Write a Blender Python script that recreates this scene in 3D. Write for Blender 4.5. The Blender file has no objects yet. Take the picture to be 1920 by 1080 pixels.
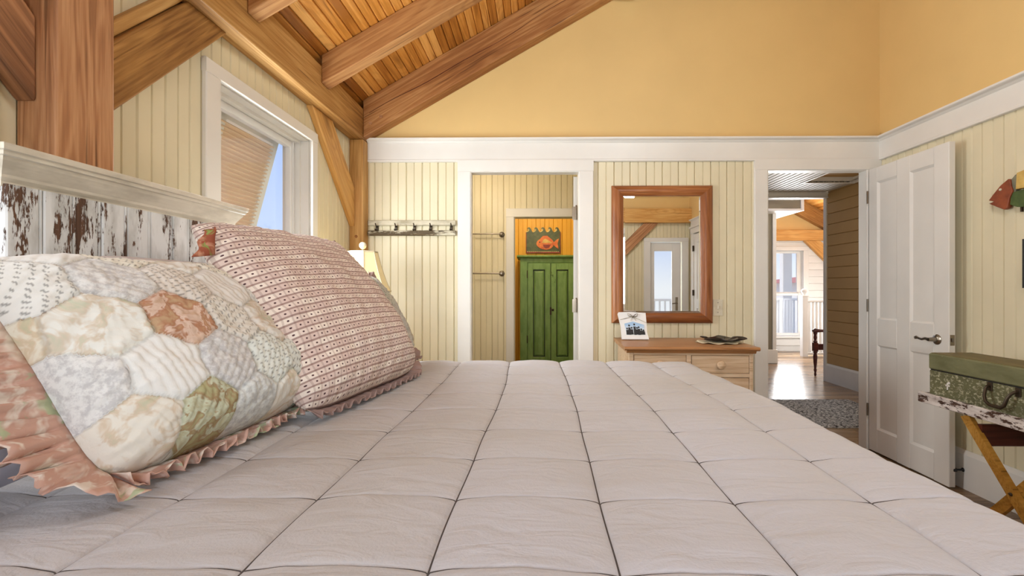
import bpy, bmesh, math, random
import numpy as np
from mathutils import Vector, Matrix, noise

S = bpy.context.scene
COL = S.collection
random.seed(7)

# ------------------------------------------------------------------ camera, sky, lights, exposure
cam_d = bpy.data.cameras.new('camera')
cam = bpy.data.objects.new('camera', cam_d)
COL.objects.link(cam)
cam.location = (0, 0, 1.17)
cam.rotation_euler = (math.pi / 2, 0, math.atan(11.5 / 875))
cam_d.sensor_width = 36
cam_d.lens = 875 / 1920 * 36
cam_d.shift_x = (960 - 994.5) / 1920
cam_d.clip_start = 0.02
S.camera = cam

S.view_settings.view_transform = 'Standard'
S.view_settings.look = 'None'
S.view_settings.gamma = 1
S.view_settings.use_curve_mapping = False
S.view_settings.exposure = 0.08
S.render.film_transparent = False

world = bpy.data.worlds.new('sky')
S.world = world
world.use_nodes = True
wn = world.node_tree
wn.nodes.clear()
w_out = wn.nodes.new('ShaderNodeOutputWorld')
w_bg = wn.nodes.new('ShaderNodeBackground')
w_tc = wn.nodes.new('ShaderNodeTexCoord')
w_sep = wn.nodes.new('ShaderNodeSeparateXYZ')
w_rmp = wn.nodes.new('ShaderNodeValToRGB')
wn.links.new(w_tc.outputs['Generated'], w_sep.inputs[0])
wn.links.new(w_sep.outputs['Z'], w_rmp.inputs[0])
wn.links.new(w_rmp.outputs[0], w_bg.inputs[0])
wn.links.new(w_bg.outputs[0], w_out.inputs[0])
e = w_rmp.color_ramp.elements
e[0].position = 0.0; e[0].color = (0.88, 0.93, 1.0, 1)
e[1].position = 0.55; e[1].color = (0.22, 0.40, 0.90, 1)
x = e.new(0.10); x.color = (0.56, 0.70, 1.0, 1)
w_bg.inputs[1].default_value = 1.05


def area(name, loc, rot, sx, sy, power, col=(1, 1, 1), spread=180):
    d = bpy.data.lights.new(name, 'AREA')
    d.shape = 'RECTANGLE'; d.size = sx; d.size_y = sy
    d.energy = power; d.color = col; d.spread = math.radians(spread)
    o = bpy.data.objects.new(name, d); COL.objects.link(o)
    o.location = loc; o.rotation_euler = [math.radians(a) for a in rot]
    return o


def point(name, loc, power, col, r=0.06):
    d = bpy.data.lights.new(name, 'POINT'); d.energy = power; d.color = col; d.shadow_soft_size = r
    o = bpy.data.objects.new(name, d); COL.objects.link(o); o.location = loc
    return o


sun_d = bpy.data.lights.new('sun', 'SUN'); sun_d.energy = 3.0; sun_d.angle = 0.01; sun_d.color = (1.0, 0.93, 0.82)
sun = bpy.data.objects.new('sun', sun_d); COL.objects.link(sun)
sun.rotation_euler = Vector((0.60, 0.16, -0.78)).to_track_quat('-Z', 'Y').to_euler()
# fill light added behind the camera, and daylight at the windows of the left wall
area('rear_fill', (0.15, -2.6, 1.75), (90, 0, 0), 2.4, 1.8, 105, (0.94, 0.975, 1.0))
area('daylight_near_window', (-1.30, 0.45, 1.45), (0, -90, 0), 1.2, 0.9, 9, (0.93, 0.96, 1.0))
area('daylight_window', (-1.335, 2.34, 1.45), (0, -90, 0), 1.1, 0.74, 39, (0.88, 0.95, 1.0))
# unseen fill lights added in the vault and rooms beyond, daylight at the far window
point('vault_fill', (1.0, 1.2, 3.0), 56, (0.84, 0.94, 1.0), 0.25)
point('bath_fill', (-0.55, 4.05, 2.25), 17, (1.0, 0.88, 0.70), 0.10)
point('store_fill', (-0.05, 5.55, 2.35), 24, (1.0, 0.84, 0.60), 0.10)
point('hall_fill', (2.3, 4.5, 1.5), 15, (1.0, 0.90, 0.76), 0.12)
area('daylight_far_room', (4.5, 8.55, 1.3), (90, 0, 180), 0.8, 1.6, 80, (0.96, 0.98, 1.0))
point('far_room_fill', (4.7, 6.9, 1.9), 24, (1.0, 0.93, 0.82), 0.15)


# ------------------------------------------------------------------ materials
def srgb(r, g, b):
    f = lambda c: (c / 255 / 12.92) if c / 255 <= 0.04045 else ((c / 255 + 0.055) / 1.055) ** 2.4
    return (f(r), f(g), f(b), 1)


class NT:
    def __init__(s, name, rough=0.5, spec=0.5, metal=0.0):
        s.m = bpy.data.materials.new(name); s.m.use_nodes = True
        s.t = s.m.node_tree; s.b = s.t.nodes['Principled BSDF']
        s.b.inputs['Roughness'].default_value = rough
        s.b.inputs['Metallic'].default_value = metal
        s.b.inputs['Specular IOR Level'].default_value = spec

    def n(s, t, **kw):
        o = s.t.nodes.new('ShaderNode' + t)
        for k, v in kw.items():
            if k in o.inputs.keys():
                o.inputs[k].default_value = v
            else:
                setattr(o, k, v)
        return o

    def l(s, a, b):
        s.t.links.new(a, b)

    def math(s, op, a, b=None, c=None):
        o = s.n('Math', operation=op)
        for i, v in enumerate((a, b, c)):
            if v is None: continue
            if hasattr(v, 'is_linked'): s.l(v, o.inputs[i])
            else: o.inputs[i].default_value = v
        return o.outputs[0]

    def ramp(s, fac, stops, interp='LINEAR'):
        r = s.n('ValToRGB'); r.color_ramp.interpolation = interp
        el = r.color_ramp.elements
        el[0].position, el[0].color = stops[0]
        el[1].position, el[1].color = stops[-1]
        for p, c in stops[1:-1]:
            q = el.new(p); q.color = c
        s.l(fac, r.inputs[0])
        return r.outputs[0]

    def mix(s, fac, a, b, mode='MIX'):
        o = s.n('Mix', data_type='RGBA', blend_type=mode)
        for i, v in ((0, fac), (6, a), (7, b)):
            if hasattr(v, 'is_linked'): s.l(v, o.inputs[i])
            else: o.inputs[i].default_value = v
        return o.outputs[2]

    def coords(s, scale=(1, 1, 1), kind='Object', rnd=True):
        tc = s.n('TexCoord')
        mp = s.n('Mapping'); mp.inputs['Scale'].default_value = scale
        if rnd:
            oi = s.n('ObjectInfo')
            mul = s.n('VectorMath', operation='SCALE'); mul.inputs[0].default_value = (17.3, 29.1, 41.7)
            s.l(oi.outputs['Random'], mul.inputs['Scale'])
            ad = s.n('VectorMath', operation='ADD')
            s.l(tc.outputs[kind], ad.inputs[0]); s.l(mul.outputs[0], ad.inputs[1])
            s.l(ad.outputs[0], mp.inputs[0])
        else:
            s.l(tc.outputs[kind], mp.inputs[0])
        return mp.outputs[0]

    def noise(s, vec, scale, detail=4, rough=0.55, dist=0.0):
        o = s.n('TexNoise', Scale=scale, Detail=detail, Roughness=rough, Distortion=dist)
        s.l(vec, o.inputs['Vector'])
        return o.outputs['Fac']

    def bump(s, h, strength=0.3, dist=0.002):
        b = s.n('Bump'); b.inputs['Strength'].default_value = strength; b.inputs['Distance'].default_value = dist
        s.l(h, b.inputs['Height']); s.l(b.outputs[0], s.b.inputs['Normal'])

    def base(s, c):
        if hasattr(c, 'is_linked'): s.l(c, s.b.inputs['Base Color'])
        else: s.b.inputs['Base Color'].default_value = c
        return s


def ax(axis, along, across):
    return {'X': (along, across, across), 'Y': (across, along, across), 'Z': (across, across, along)}[axis]


def wood(name, dark, mid, light, axis='X', rough=0.55, vary=0.25, knots=True, grain=1.0):
    m = NT(name, rough, 0.35)
    v1 = m.coords(ax(axis, 0.30, 5.5))
    n1 = m.noise(v1, 2.2, 3, 0.5, 0.5)
    ring = m.math('SINE', m.math('MULTIPLY', n1, 46.0))
    v2 = m.coords(ax(axis, 1.2, 30.0))
    n2 = m.noise(v2, 4.0, 4, 0.65)
    n3 = m.noise(m.coords(ax(axis, 0.5, 1.6)), 1.7, 3)
    f = m.math('ADD', m.math('MULTIPLY', ring, 0.075 * grain), m.math('MULTIPLY', n2, 0.48))
    f = m.math('ADD', f, m.math('MULTIPLY', n3, 0.85))
    f = m.math('SUBTRACT', f, 0.16)
    oi = m.n('ObjectInfo')
    f = m.math('ADD', f, m.math('MULTIPLY', m.math('SUBTRACT', oi.outputs['Random'], 0.5), vary))
    c = m.ramp(f, [(0.22, dark), (0.5, mid), (0.78, light)])
    chk = m.noise(m.coords(ax(axis, 0.8, 26.0)), 2.6, 2, 0.5, 0.3)
    c = m.mix(m.ramp(chk, [(0.64, (0, 0, 0, 1)), (0.72, (.7, .7, .7, 1))]), c, (dark[0] * .6, dark[1] * .55, dark[2] * .5, 1))
    if knots:
        vo = m.n('TexVoronoi', Scale=1.5); m.l(m.coords(ax(axis, 0.9, 2.6)), vo.inputs['Vector'])
        k = m.math('SMOOTH_MIN', m.math('DIVIDE', vo.outputs['Distance'], 0.17), 1.0, 0.2)
        near = m.math('MAXIMUM', m.math('SUBTRACT', 1.0, m.math('DIVIDE', vo.outputs['Distance'], 0.55)), 0.0)
        rg = m.math('MULTIPLY', m.math('MULTIPLY', m.math('SINE', m.math('MULTIPLY', m.math('ADD', vo.outputs['Distance'], m.math('MULTIPLY', n3, .12)), 62.0)), near), 0.45)
        c = m.mix(m.math('MAXIMUM', rg, 0.0), c, dark)
        dk = (dark[0] * .45, dark[1] * .4, dark[2] * .4, 1)
        c = m.mix(m.math('SUBTRACT', 1.0, k), c, dk)
    m.base(c)
    m.bump(m.math('ADD', n2, m.math('MULTIPLY', ring, 0.15)), 0.25, 0.003)
    return m.m


def paint(name, c, rough=0.45, var=0.05, bumps=0.08):
    m = NT(name, rough, 0.4)
    v = m.coords((1, 1, 1))
    n = m.noise(v, 2.3, 4)
    d = tuple(c[i] * (1 - var * 2) for i in range(3)) + (1,)
    m.base(m.ramp(n, [(0.3, d), (0.7, c)]))
    m.bump(m.noise(v, 90, 2), bumps, 0.001)
    return m.m


def plain(name, c, rough=0.5, metal=0.0, spec=0.5):
    m = NT(name, rough, spec, metal)
    n = m.noise(m.coords((1, 1, 1)), 14, 3)
    d = tuple(c[i] * 0.85 for i in range(3)) + (1,)
    m.base(m.ramp(n, [(0.35, d), (0.65, c)]))
    return m.m


def chipped(name, coat, under, dirt, axis='Z', thr=0.56, fine=1.0, rough=0.6, vary=0.16, st=(2.2, 9.0)):
    """old paint worn through to what lies under it"""
    m = NT(name, rough, 0.3)
    v = m.coords(ax(axis, st[0], st[1]))
    n1 = m.noise(v, 1.6 * fine, 5, 0.68)
    n2 = m.noise(m.coords(ax(axis, 9, 40)), 3.0 * fine, 4, 0.7)
    oi = m.n('ObjectInfo')
    t = m.math('ADD', m.math('ADD', m.math('MULTIPLY', n1, 0.75), m.math('MULTIPLY', n2, 0.3)),
               m.math('MULTIPLY', m.math('SUBTRACT', oi.outputs['Random'], 0.5), vary))
    mask = m.ramp(t, [(thr, (0, 0, 0, 1)), (thr + 0.025, (1, 1, 1, 1))])
    g = m.noise(m.coords(ax(axis, 1.5, 5)), 3.5, 4, 0.6)
    top = m.ramp(g, [(0.35, dirt), (0.6, coat)])
    wv = m.noise(m.coords(ax(axis, 2, 40)), 3, 4, 0.6)
    low = m.ramp(wv, [(0.35, tuple(under[i] * .45 for i in range(3)) + (1,)), (0.65, under)])
    m.base(m.mix(mask, top, low))
    m.bump(m.math('ADD', m.math('MULTIPLY', mask, -0.8), m.math('MULTIPLY', wv, 0.25)), 0.5, 0.003)
    return m.m


M = {}
M['white'] = paint('white_paint', srgb(234, 230, 222), 0.38)
M['white_cool'] = paint('cool_white_paint', srgb(232, 230, 226), 0.4)
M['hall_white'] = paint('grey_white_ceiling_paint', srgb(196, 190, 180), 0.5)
M['pier'] = paint('olive_grey_paint', srgb(140, 130, 108), 0.5)
M['cream'] = paint('cream_bead_board_paint', srgb(230, 219, 186), 0.42)
M['yellow'] = paint('yellow_plaster', srgb(228, 194, 130), 0.6, 0.03, 0.15)
M['ochre'] = paint('ochre_shiplap_paint', srgb(188, 150, 94), 0.5, 0.06)
M['gold'] = paint('golden_board_paint', srgb(226, 168, 52), 0.5)
M['timber'] = wood('honey_timber', srgb(126, 84, 42), srgb(180, 132, 72), srgb(212, 168, 106), 'X')
M['timber_light'] = wood('pale_timber', srgb(170, 116, 52), srgb(206, 152, 82), srgb(226, 180, 112), 'X')
M['timber_red'] = wood('red_brown_timber', srgb(124, 84, 56), srgb(176, 124, 84), srgb(210, 162, 118), 'X', vary=0.1, grain=1.5)
M['rafter'] = wood('rafter_timber', srgb(112, 68, 34), srgb(158, 104, 58), srgb(194, 144, 90), 'X')
M['ceiling'] = wood('varnished_ceiling_pine', srgb(158, 96, 34), srgb(206, 138, 60), srgb(234, 174, 96), 'Y', 0.35, 0.4)
M['pine'] = wood('stripped_pine', srgb(176, 140, 104), srgb(208, 178, 144), srgb(224, 200, 170), 'X', 0.4, 0.1, False)
M['pine_top'] = wood('waxed_pine_top', srgb(132, 86, 48), srgb(168, 118, 74), srgb(190, 142, 96), 'X', 0.35, 0.1, False)
M['frame_wood'] = wood('orange_pine_frame', srgb(116, 64, 32), srgb(154, 94, 52), srgb(188, 128, 80), 'X', 0.3, 0.12)
M['oak'] = wood('oak_floor', srgb(100, 76, 52), srgb(142, 114, 84), srgb(172, 144, 112), 'X', 0.22, 0.35, False)
M['mahogany'] = wood('dark_mahogany', srgb(48, 18, 14), srgb(78, 32, 24), srgb(104, 50, 36), 'X', 0.35, 0.1, False)
M['leg_wood'] = wood('mustard_leg_wood', srgb(120, 78, 22), srgb(164, 116, 44), srgb(190, 142, 66), 'X', 0.4, 0.15, False)
M['headboard'] = chipped('peeling_white_planks', srgb(222, 224, 224), srgb(104, 74, 56), srgb(178, 178, 174), 'Z', 0.572, 1.35, .6, .11)
M['crown'] = chipped('worn_cream_crown', srgb(222, 214, 196), srgb(190, 150, 108), srgb(190, 182, 164), 'Y', 0.70, 0.8, 0.5, 0.02)
M['tray_paint'] = chipped('peeling_white_tray', srgb(226, 218, 212), srgb(92, 66, 54), srgb(188, 178, 170), 'X', 0.57, 1.3)
M['rack_paint'] = chipped('weathered_rack_paint', srgb(214, 206, 182), srgb(110, 92, 64), srgb(170, 160, 134), 'X', 0.56, 1.6)
M['box_green'] = chipped('worn_olive_paint', srgb(116, 118, 84), srgb(176, 172, 140), srgb(98, 98, 66), 'X', 0.64, 1.4, st=(7, 9))
M['box_lower'] = chipped('scuffed_olive_paint', srgb(104, 104, 72), srgb(186, 182, 150), srgb(84, 84, 56), 'X', 0.56, 2.0)
M['box_lid'] = chipped('rusty_olive_lid', srgb(112, 104, 66), srgb(150, 128, 78), srgb(98, 86, 52), 'X', 0.55, 1.2)
M['armoire'] = chipped('green_armoire_paint', srgb(124, 156, 92), srgb(58, 84, 34), srgb(104, 138, 74), 'Z', 0.66, 0.6, 0.4, 0.02)
M['armoire_dark'] = plain('dark_green_groove', srgb(40, 60, 22), 0.5)
M['iron'] = plain('aged_iron', srgb(74, 62, 48), 0.45, 0.7)
M['nickel'] = plain('tarnished_nickel', srgb(150, 140, 126), 0.28, 1.0)
M['black'] = plain('black_rubber', srgb(22, 20, 20), 0.5)
M['dark_dish'] = plain('dark_horn', srgb(48, 34, 30), 0.25)
M['lace'] = paint('cream_lace', srgb(216, 202, 168), 0.9)
M['plate'] = plain('switch_plate', srgb(226, 218, 194), 0.35)
M['sheet'] = paint('lavender_sheet', srgb(196, 194, 206), 0.85)
M['pillowcase'] = paint('pale_lilac_pillowcase', srgb(216, 208, 208), 0.85)
M['ground'] = paint('pale_sand', srgb(214, 206, 188), 0.95)
M['shutter'] = paint('peach_shutter_paint', srgb(236, 206, 170), 0.5)
M['shutter_white'] = paint('shutter_stile_paint', srgb(240, 236, 226), 0.5)
M['house_red'] = paint('red_roof', srgb(196, 120, 104), 0.7)
M['leaf_green'] = paint('tree_green', srgb(120, 140, 96), 0.8)


def glass_mat():
    m = NT('window_glass')
    t = m.n('BsdfTransparent'); g = m.n('BsdfGlossy'); g.inputs['Roughness'].default_value = 0.0
    mx = m.n('MixShader'); mx.inputs[0].default_value = 0.05
    m.l(t.outputs[0], mx.inputs[1]); m.l(g.outputs[0], mx.inputs[2])
    out = [n for n in m.t.nodes if n.type == 'OUTPUT_MATERIAL'][0]
    m.l(mx.outputs[0], out.inputs[0])
    return m.m


M['glass'] = glass_mat()
mm = NT('mirror_silver', 0.0, 0.5, 1.0); mm.base((0.92, 0.92, 0.90, 1)); M['mirror'] = mm.m


def quilt_mat():
    m = NT('greige_cotton_comforter', 0.78, 0.2)
    v = m.coords((1, 1, 1), rnd=False)
    n = m.noise(v, 1.6, 3)
    c = m.ramp(n, [(0.3, srgb(184, 179, 174)), (0.7, srgb(194, 193, 198))])  # beige and lavender patches put the light's colour drift into the cloth
    m.base(c)
    b = m.math('ADD', m.noise(m.coords((2.6, 6, 1), rnd=False), 3.4, 3, 0.5, 1.3), m.math('MULTIPLY', m.noise(v, 260, 2), 0.12))
    m.bump(b, 0.45, 0.014)
    m.b.inputs['Sheen Weight'].default_value = 0.12
    return m.m


M['quilt'] = quilt_mat()
M['thread'] = plain('grey_thread', srgb(78, 70, 66), 0.8)


def floral(name, c0, c1, c2, scale=16):
    m = NT(name, 0.85, 0.15)
    v = m.coords((1, 1, 1), rnd=True)
    n1 = m.noise(v, scale, 3, 0.6, 0.6)
    n2 = m.noise(m.coords((1.3, 1.1, 0.9), rnd=True), scale * 0.8, 3, 0.6, 1.0)
    c = m.ramp(n1, [(0.40, c0), (0.50, c1), (0.62, c1), (0.70, c0)])
    c = m.mix(m.ramp(n2, [(0.60, (0, 0, 0, 1)), (0.66, (1, 1, 1, 1))]), c, c2)
    m.base(c)
    m.bump(m.noise(v, 150, 2), 0.15, 0.002)
    return m.m


M['ruffle'] = floral('rose_floral_cotton', srgb(226, 214, 202), srgb(200, 162, 146), srgb(176, 184, 150), 17)
M['flap'] = floral('rust_floral_lining', srgb(190, 140, 112), srgb(150, 84, 62), srgb(132, 150, 82), 22)


def patch_mat():
    m = NT('patchwork_cotton', 0.9, 0.12)
    a = m.n('Attribute'); a.attribute_name = 'pc'
    k = m.n('Attribute'); k.attribute_name = 'pk'
    v = m.coords((1, 1, 1), rnd=False)
    n1 = m.noise(v, 22, 3, 0.6, 0.8)
    n2 = m.noise(v, 70, 3, 0.7)
    fl = m.ramp(n1, [(0.46, (1, 1, 1, 1)), (0.56, srgb(238, 224, 210)), (0.68, srgb(220, 222, 204))])
    sp = m.ramp(n2, [(0.40, srgb(224, 223, 225)), (0.58, (1, 1, 1, 1))])
    c = a.outputs['Color']
    deep = m.ramp(n1, [(0.36, srgb(236, 226, 214)), (0.47, (1, 1, 1, 1)), (0.53, srgb(208, 172, 148)), (0.64, srgb(226, 216, 190))])
    isd = m.math('COMPARE', k.outputs['Fac'], 0.5, 0.06)
    c = m.mix(isd, c, m.mix(1.0, c, deep, 'MULTIPLY'))
    isf = m.math('COMPARE', k.outputs['Fac'], 0.33, 0.1)
    iss = m.math('COMPARE', k.outputs['Fac'], 1.0, 0.1)
    c = m.mix(isf, c, m.mix(1.0, c, fl, 'MULTIPLY'))
    c = m.mix(iss, c, m.mix(1.0, c, sp, 'MULTIPLY'))
    m.base(c)
    m.bump(m.noise(v, 120, 3), 0.25, 0.003)
    return m.m


M['patch'] = patch_mat()


def plaid_mat():
    m = NT('mauve_check_cotton', 0.88, 0.12)
    tc = m.n('TexCoord'); sp = m.n('SeparateXYZ'); m.l(tc.outputs['UV'], sp.inputs[0])
    N = 30.0
    u = m.math('MULTIPLY', sp.outputs[0], N); v = m.math('MULTIPLY', sp.outputs[1], N)
    fu = m.math('FRACT', u); fv = m.math('FRACT', v)
    du = m.math('ABSOLUTE', m.math('SUBTRACT', fu, 0.5)); dv = m.math('ABSOLUTE', m.math('SUBTRACT', fv, 0.5))
    lu = m.math('GREATER_THAN', du, 0.40); lv = m.math('GREATER_THAN', dv, 0.37)
    pu = m.math('GREATER_THAN', m.math('FRACT', m.math('MULTIPLY', u, 0.25)), 0.5)
    pv = m.math('GREATER_THAN', m.math('FRACT', m.math('MULTIPLY', v, 0.5)), 0.5)
    ground = srgb(236, 224, 212); pink = srgb(206, 180, 172); line = srgb(134, 100, 94); dot = srgb(84, 58, 62)
    c = m.mix(m.math('MULTIPLY', pv, 0.55), ground, pink)
    c = m.mix(m.math('MULTIPLY', pu, 0.35), c, pink)
    c = m.mix(m.math('MULTIPLY', lu, 0.32), c, line)
    c = m.mix(m.math('MULTIPLY', lv, 0.72), c, line)
    r = m.math('SQRT', m.math('ADD', m.math('MULTIPLY', du, du), m.math('MULTIPLY', dv, dv)))
    c = m.mix(m.math('LESS_THAN', r, 0.12), c, dot)
    m.base(c)
    vv = m.coords((1, 1, 1), rnd=False)
    m.bump(m.math('ADD', m.noise(vv, 45, 3), m.math('MULTIPLY', lv, -0.35)), 0.3, 0.003)
    return m.m


M['plaid'] = plaid_mat()


def rug_mat():
    m = NT('speckled_rug', 0.95, 0.1)
    v = m.coords((4, 11, 1), rnd=False)
    n = m.noise(v, 8, 5, 0.85)
    m.base(m.ramp(n, [(0.42, srgb(34, 34, 38)), (0.50, srgb(132, 128, 128)), (0.57, srgb(224, 220, 216))]))
    m.bump(n, 0.8, 0.01)
    return m.m


M['rug'] = rug_mat()


def shade_mat():
    m = NT('lamp_shade_silk', 0.8, 0.2)
    m.base(srgb(238, 222, 176))
    m.b.inputs['Emission Color'].default_value = srgb(255, 226, 160)
    m.b.inputs['Emission Strength'].default_value = 0.12
    return m.m


M['shade'] = shade_mat()


def picture_mat():
    m = NT('beach_print', 0.3)
    tc = m.n('TexCoord'); sp = m.n('SeparateXYZ'); m.l(tc.outputs['Object'], sp.inputs[0])
    n = m.noise(m.coords((1, 1, 1), rnd=False), 30, 3)
    f = m.math('ADD', m.math('MULTIPLY', sp.outputs[2], 8.0), m.math('MULTIPLY', n, 0.25))
    m.base(m.ramp(f, [(0.30, srgb(206, 210, 206)), (0.55, srgb(226, 232, 232)), (0.95, srgb(150, 182, 214))]))
    return m.m


M['print'] = picture_mat()


def striped(name, cols, axis=1, freq=30):
    m = NT(name, 0.5)
    n = m.noise(m.coords((1, 1, 1), rnd=False), 18, 4)
    m.base(m.ramp(n, [(0.3, cols[0]), (0.7, cols[1])]))
    return m.m


M['fish_red'] = striped('rust_fish_paint', (srgb(116, 52, 26), srgb(158, 80, 44)))
M['fish_green'] = striped('green_fish_paint', (srgb(52, 72, 30), srgb(86, 104, 50)))
M['fish_gold'] = striped('gold_fish_paint', (srgb(190, 150, 70), srgb(222, 190, 110)))
M['fish_grey'] = striped('grey_fish_paint', (srgb(96, 96, 80), srgb(140, 136, 112)))
M['art_green'] = striped('mottled_sea_green', (srgb(56, 66, 40), srgb(88, 96, 58)))
M['art_cream'] = striped('cream_wave_paint', (srgb(214, 190, 120), srgb(232, 212, 150)))
M['art_orange'] = striped('orange_fish_paint', (srgb(190, 84, 34), srgb(222, 130, 58)))
M['art_maroon'] = striped('maroon_fish_paint', (srgb(110, 30, 22), srgb(150, 50, 34)))

# ------------------------------------------------------------------ mesh helpers
ORG = {}


class MB:
    def __init__(s):
        s.v = []; s.f = []; s.uv = None

    def add(s, vs, fs):
        k = len(s.v)
        s.v += [tuple(p) for p in vs]
        s.f += [tuple(i + k for i in f) for f in fs]
        return s

    def box(s, x0, x1, y0, y1, z0, z1):
        return s.add([(x0, y0, z0), (x1, y0, z0), (x1, y1, z0), (x0, y1, z0), (x0, y0, z1), (x1, y0, z1), (x1, y1, z1), (x0, y1, z1)],
                     [(0, 3, 2, 1), (4, 5, 6, 7), (0, 1, 5, 4), (1, 2, 6, 5), (2, 3, 7, 6), (3, 0, 4, 7)])

    def cbox(s, x0, x1, y0, y1, z0, z1, c=0.004):
        """box with chamfered edges along its longest axis"""
        d = (x1 - x0, y1 - y0, z1 - z0); a = d.index(max(d))
        lo = (x0, y0, z0); hi = (x1, y1, z1)
        b, e2 = [i for i in range(3) if i != a]
        c = min(c, d[b] * .3, d[e2] * .3)
        ring = [(lo[b] + c, lo[e2]), (hi[b] - c, lo[e2]), (hi[b], lo[e2] + c), (hi[b], hi[e2] - c), (hi[b] - c, hi[e2]), (lo[b] + c, hi[e2]), (lo[b], hi[e2] - c), (lo[b], lo[e2] + c)]
        pts = []
        for t in (lo[a], hi[a]):
            for q, r in ring:
                p = [0, 0, 0]; p[a] = t; p[b] = q; p[e2] = r; pts.append(p)
        fs = [(i, (i + 1) % 8, (i + 1) % 8 + 8, i + 8) for i in range(8)] + [tuple(range(7, -1, -1)), tuple(range(8, 16))]
        return s.add(pts, fs)

    def prism(s, poly, axis, a, b):
        """poly in the two other axes (in x,y,z order) swept from a to b along axis"""
        o = [i for i in range(3) if i != axis]; n = len(poly); pts = []
        for t in (a, b):
            for q in poly:
                p = [0, 0, 0]; p[axis] = t; p[o[0]] = q[0]; p[o[1]] = q[1]; pts.append(p)
        fs = [(i, (i + 1) % n, (i + 1) % n + n, i + n) for i in range(n)] + [tuple(range(n - 1, -1, -1)), tuple(range(n, 2 * n))]
        return s.add(pts, fs)

    def tube(s, path, r, n=8, cap=True):
        path = [Vector(p) for p in path]; rs = r if isinstance(r, (list, tuple)) else [r] * len(path)
        rings = []; up = None
        for i, p in enumerate(path):
            d = (path[min(i + 1, len(path) - 1)] - path[max(i - 1, 0)]).normalized()
            if up is None:
                up = Vector((0, 0, 1)) if abs(d.z) < 0.9 else Vector((1, 0, 0))
            a = d.cross(up).normalized(); up = a.cross(d).normalized()
            rings.append([p + (a * math.cos(2 * math.pi * k / n) + up * math.sin(2 * math.pi * k / n)) * rs[i] for k in range(n)])
        pts = [q for g in rings for q in g]
        fs = [(i * n + k, i * n + (k + 1) % n, (i + 1) * n + (k + 1) % n, (i + 1) * n + k) for i in range(len(path) - 1) for k in range(n)]
        if cap:
            fs += [tuple(range(n - 1, -1, -1)), tuple((len(path) - 1) * n + k for k in range(n))]
        return s.add(pts, fs)

    def lathe(s, prof, c=(0, 0, 0), axis='Z', n=16):
        pts = []
        for r, h in prof:
            for k in range(n):
                a = 2 * math.pi * k / n; p = (r * math.cos(a), r * math.sin(a), h)
                if axis == 'X': p = (p[2], p[0], p[1])
                elif axis == 'Y': p = (p[0], p[2], p[1])
                elif axis == '-Y': p = (p[0], -p[2], p[1])
                elif axis == '-X': p = (-p[2], p[0], p[1])
                pts.append((p[0] + c[0], p[1] + c[1], p[2] + c[2]))
        m = len(prof)
        fs = [(i * n + k, i * n + (k + 1) % n, (i + 1) * n + (k + 1) % n, (i + 1) * n + k) for i in range(m - 1) for k in range(n)]
        fs += [tuple(range(n - 1, -1, -1)), tuple((m - 1) * n + k for k in range(n))]
        return s.add(pts, fs)

    def grid(s, P, closed_u=False, closed_v=False):
        """P: array nu x nv x 3"""
        nu, nv = P.shape[:2]; k = len(s.v)
        s.v += [tuple(p) for p in P.reshape(-1, 3).tolist()]
        iu = nu if closed_u else nu - 1; iv = nv if closed_v else nv - 1
        for i in range(iu):
            for j in range(iv):
                i2 = (i + 1) % nu; j2 = (j + 1) % nv
                s.f.append((k + i * nv + j, k + i2 * nv + j, k + i2 * nv + j2, k + i * nv + j2))
        return s

    def mesh(s, name, off=(0, 0, 0)):
        me = bpy.data.meshes.new(name)
        v = s.v if off == (0, 0, 0) else [(p[0] - off[0], p[1] - off[1], p[2] - off[2]) for p in s.v]
        me.from_pydata(v, [], s.f); me.update()
        bm = bmesh.new(); bm.from_mesh(me)
        bmesh.ops.recalc_face_normals(bm, faces=bm.faces)
        bm.to_mesh(me); bm.free()
        return me


def link(name, me, mat, parent=None, loc=(0, 0, 0), smooth=False, bevel=0.0):
    if mat is not None and not me.materials:
        me.materials.append(M[mat] if isinstance(mat, str) else mat)
    if smooth:
        me.polygons.foreach_set('use_smooth', [True] * len(me.polygons))
        if smooth != 'all':
            me.set_sharp_from_angle(angle=math.radians(38))
    o = bpy.data.objects.new(name, me); COL.objects.link(o)
    o.location = loc
    if parent is not None: o.parent = parent
    if bevel:
        b = o.modifiers.new('edge', 'BEVEL'); b.width = bevel; b.segments = 2; b.limit_method = 'ANGLE'
    return o


def tag(o, label=None, cat=None, group=None, kind=None):
    for k, v in (('label', label), ('category', cat), ('group', group), ('kind', kind)):
        if v: o[k] = v
    return o


def struct(name, mb, mat, parent=None, label=None, **kw):
    """a piece of the setting in world coordinates"""
    o = link(name, mb.mesh(name), mat, parent, **kw)
    if parent is None:
        o['kind'] = 'structure'
    if label: o['label'] = label
    return o


def thing(name, label, cat, loc, group=None):
    o = bpy.data.objects.new(name, None); COL.objects.link(o); o.empty_display_size = 0.05
    o.location = loc; ORG[o.name] = tuple(loc)
    return tag(o, label, cat, group)


def part(name, mb, mat, parent, label=None, **kw):
    """a part in world coordinates under a thing (or sub-part under a part)"""
    off = ORG[parent.name]
    o = link(name, mb.mesh(name, off), mat, parent, **kw)
    ORG[o.name] = off
    if label: o['label'] = label
    return o


def single(name, mb, mat, label, cat, group=None, **kw):
    vs = np.array(mb.v); lo = vs.min(0); hi = vs.max(0)
    off = (float((lo[0] + hi[0]) / 2), float((lo[1] + hi[1]) / 2), float(lo[2]))
    o = link(name, mb.mesh(name, off), mat, None, off, **kw)
    ORG[o.name] = off
    return tag(o, label, cat, group)


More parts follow.
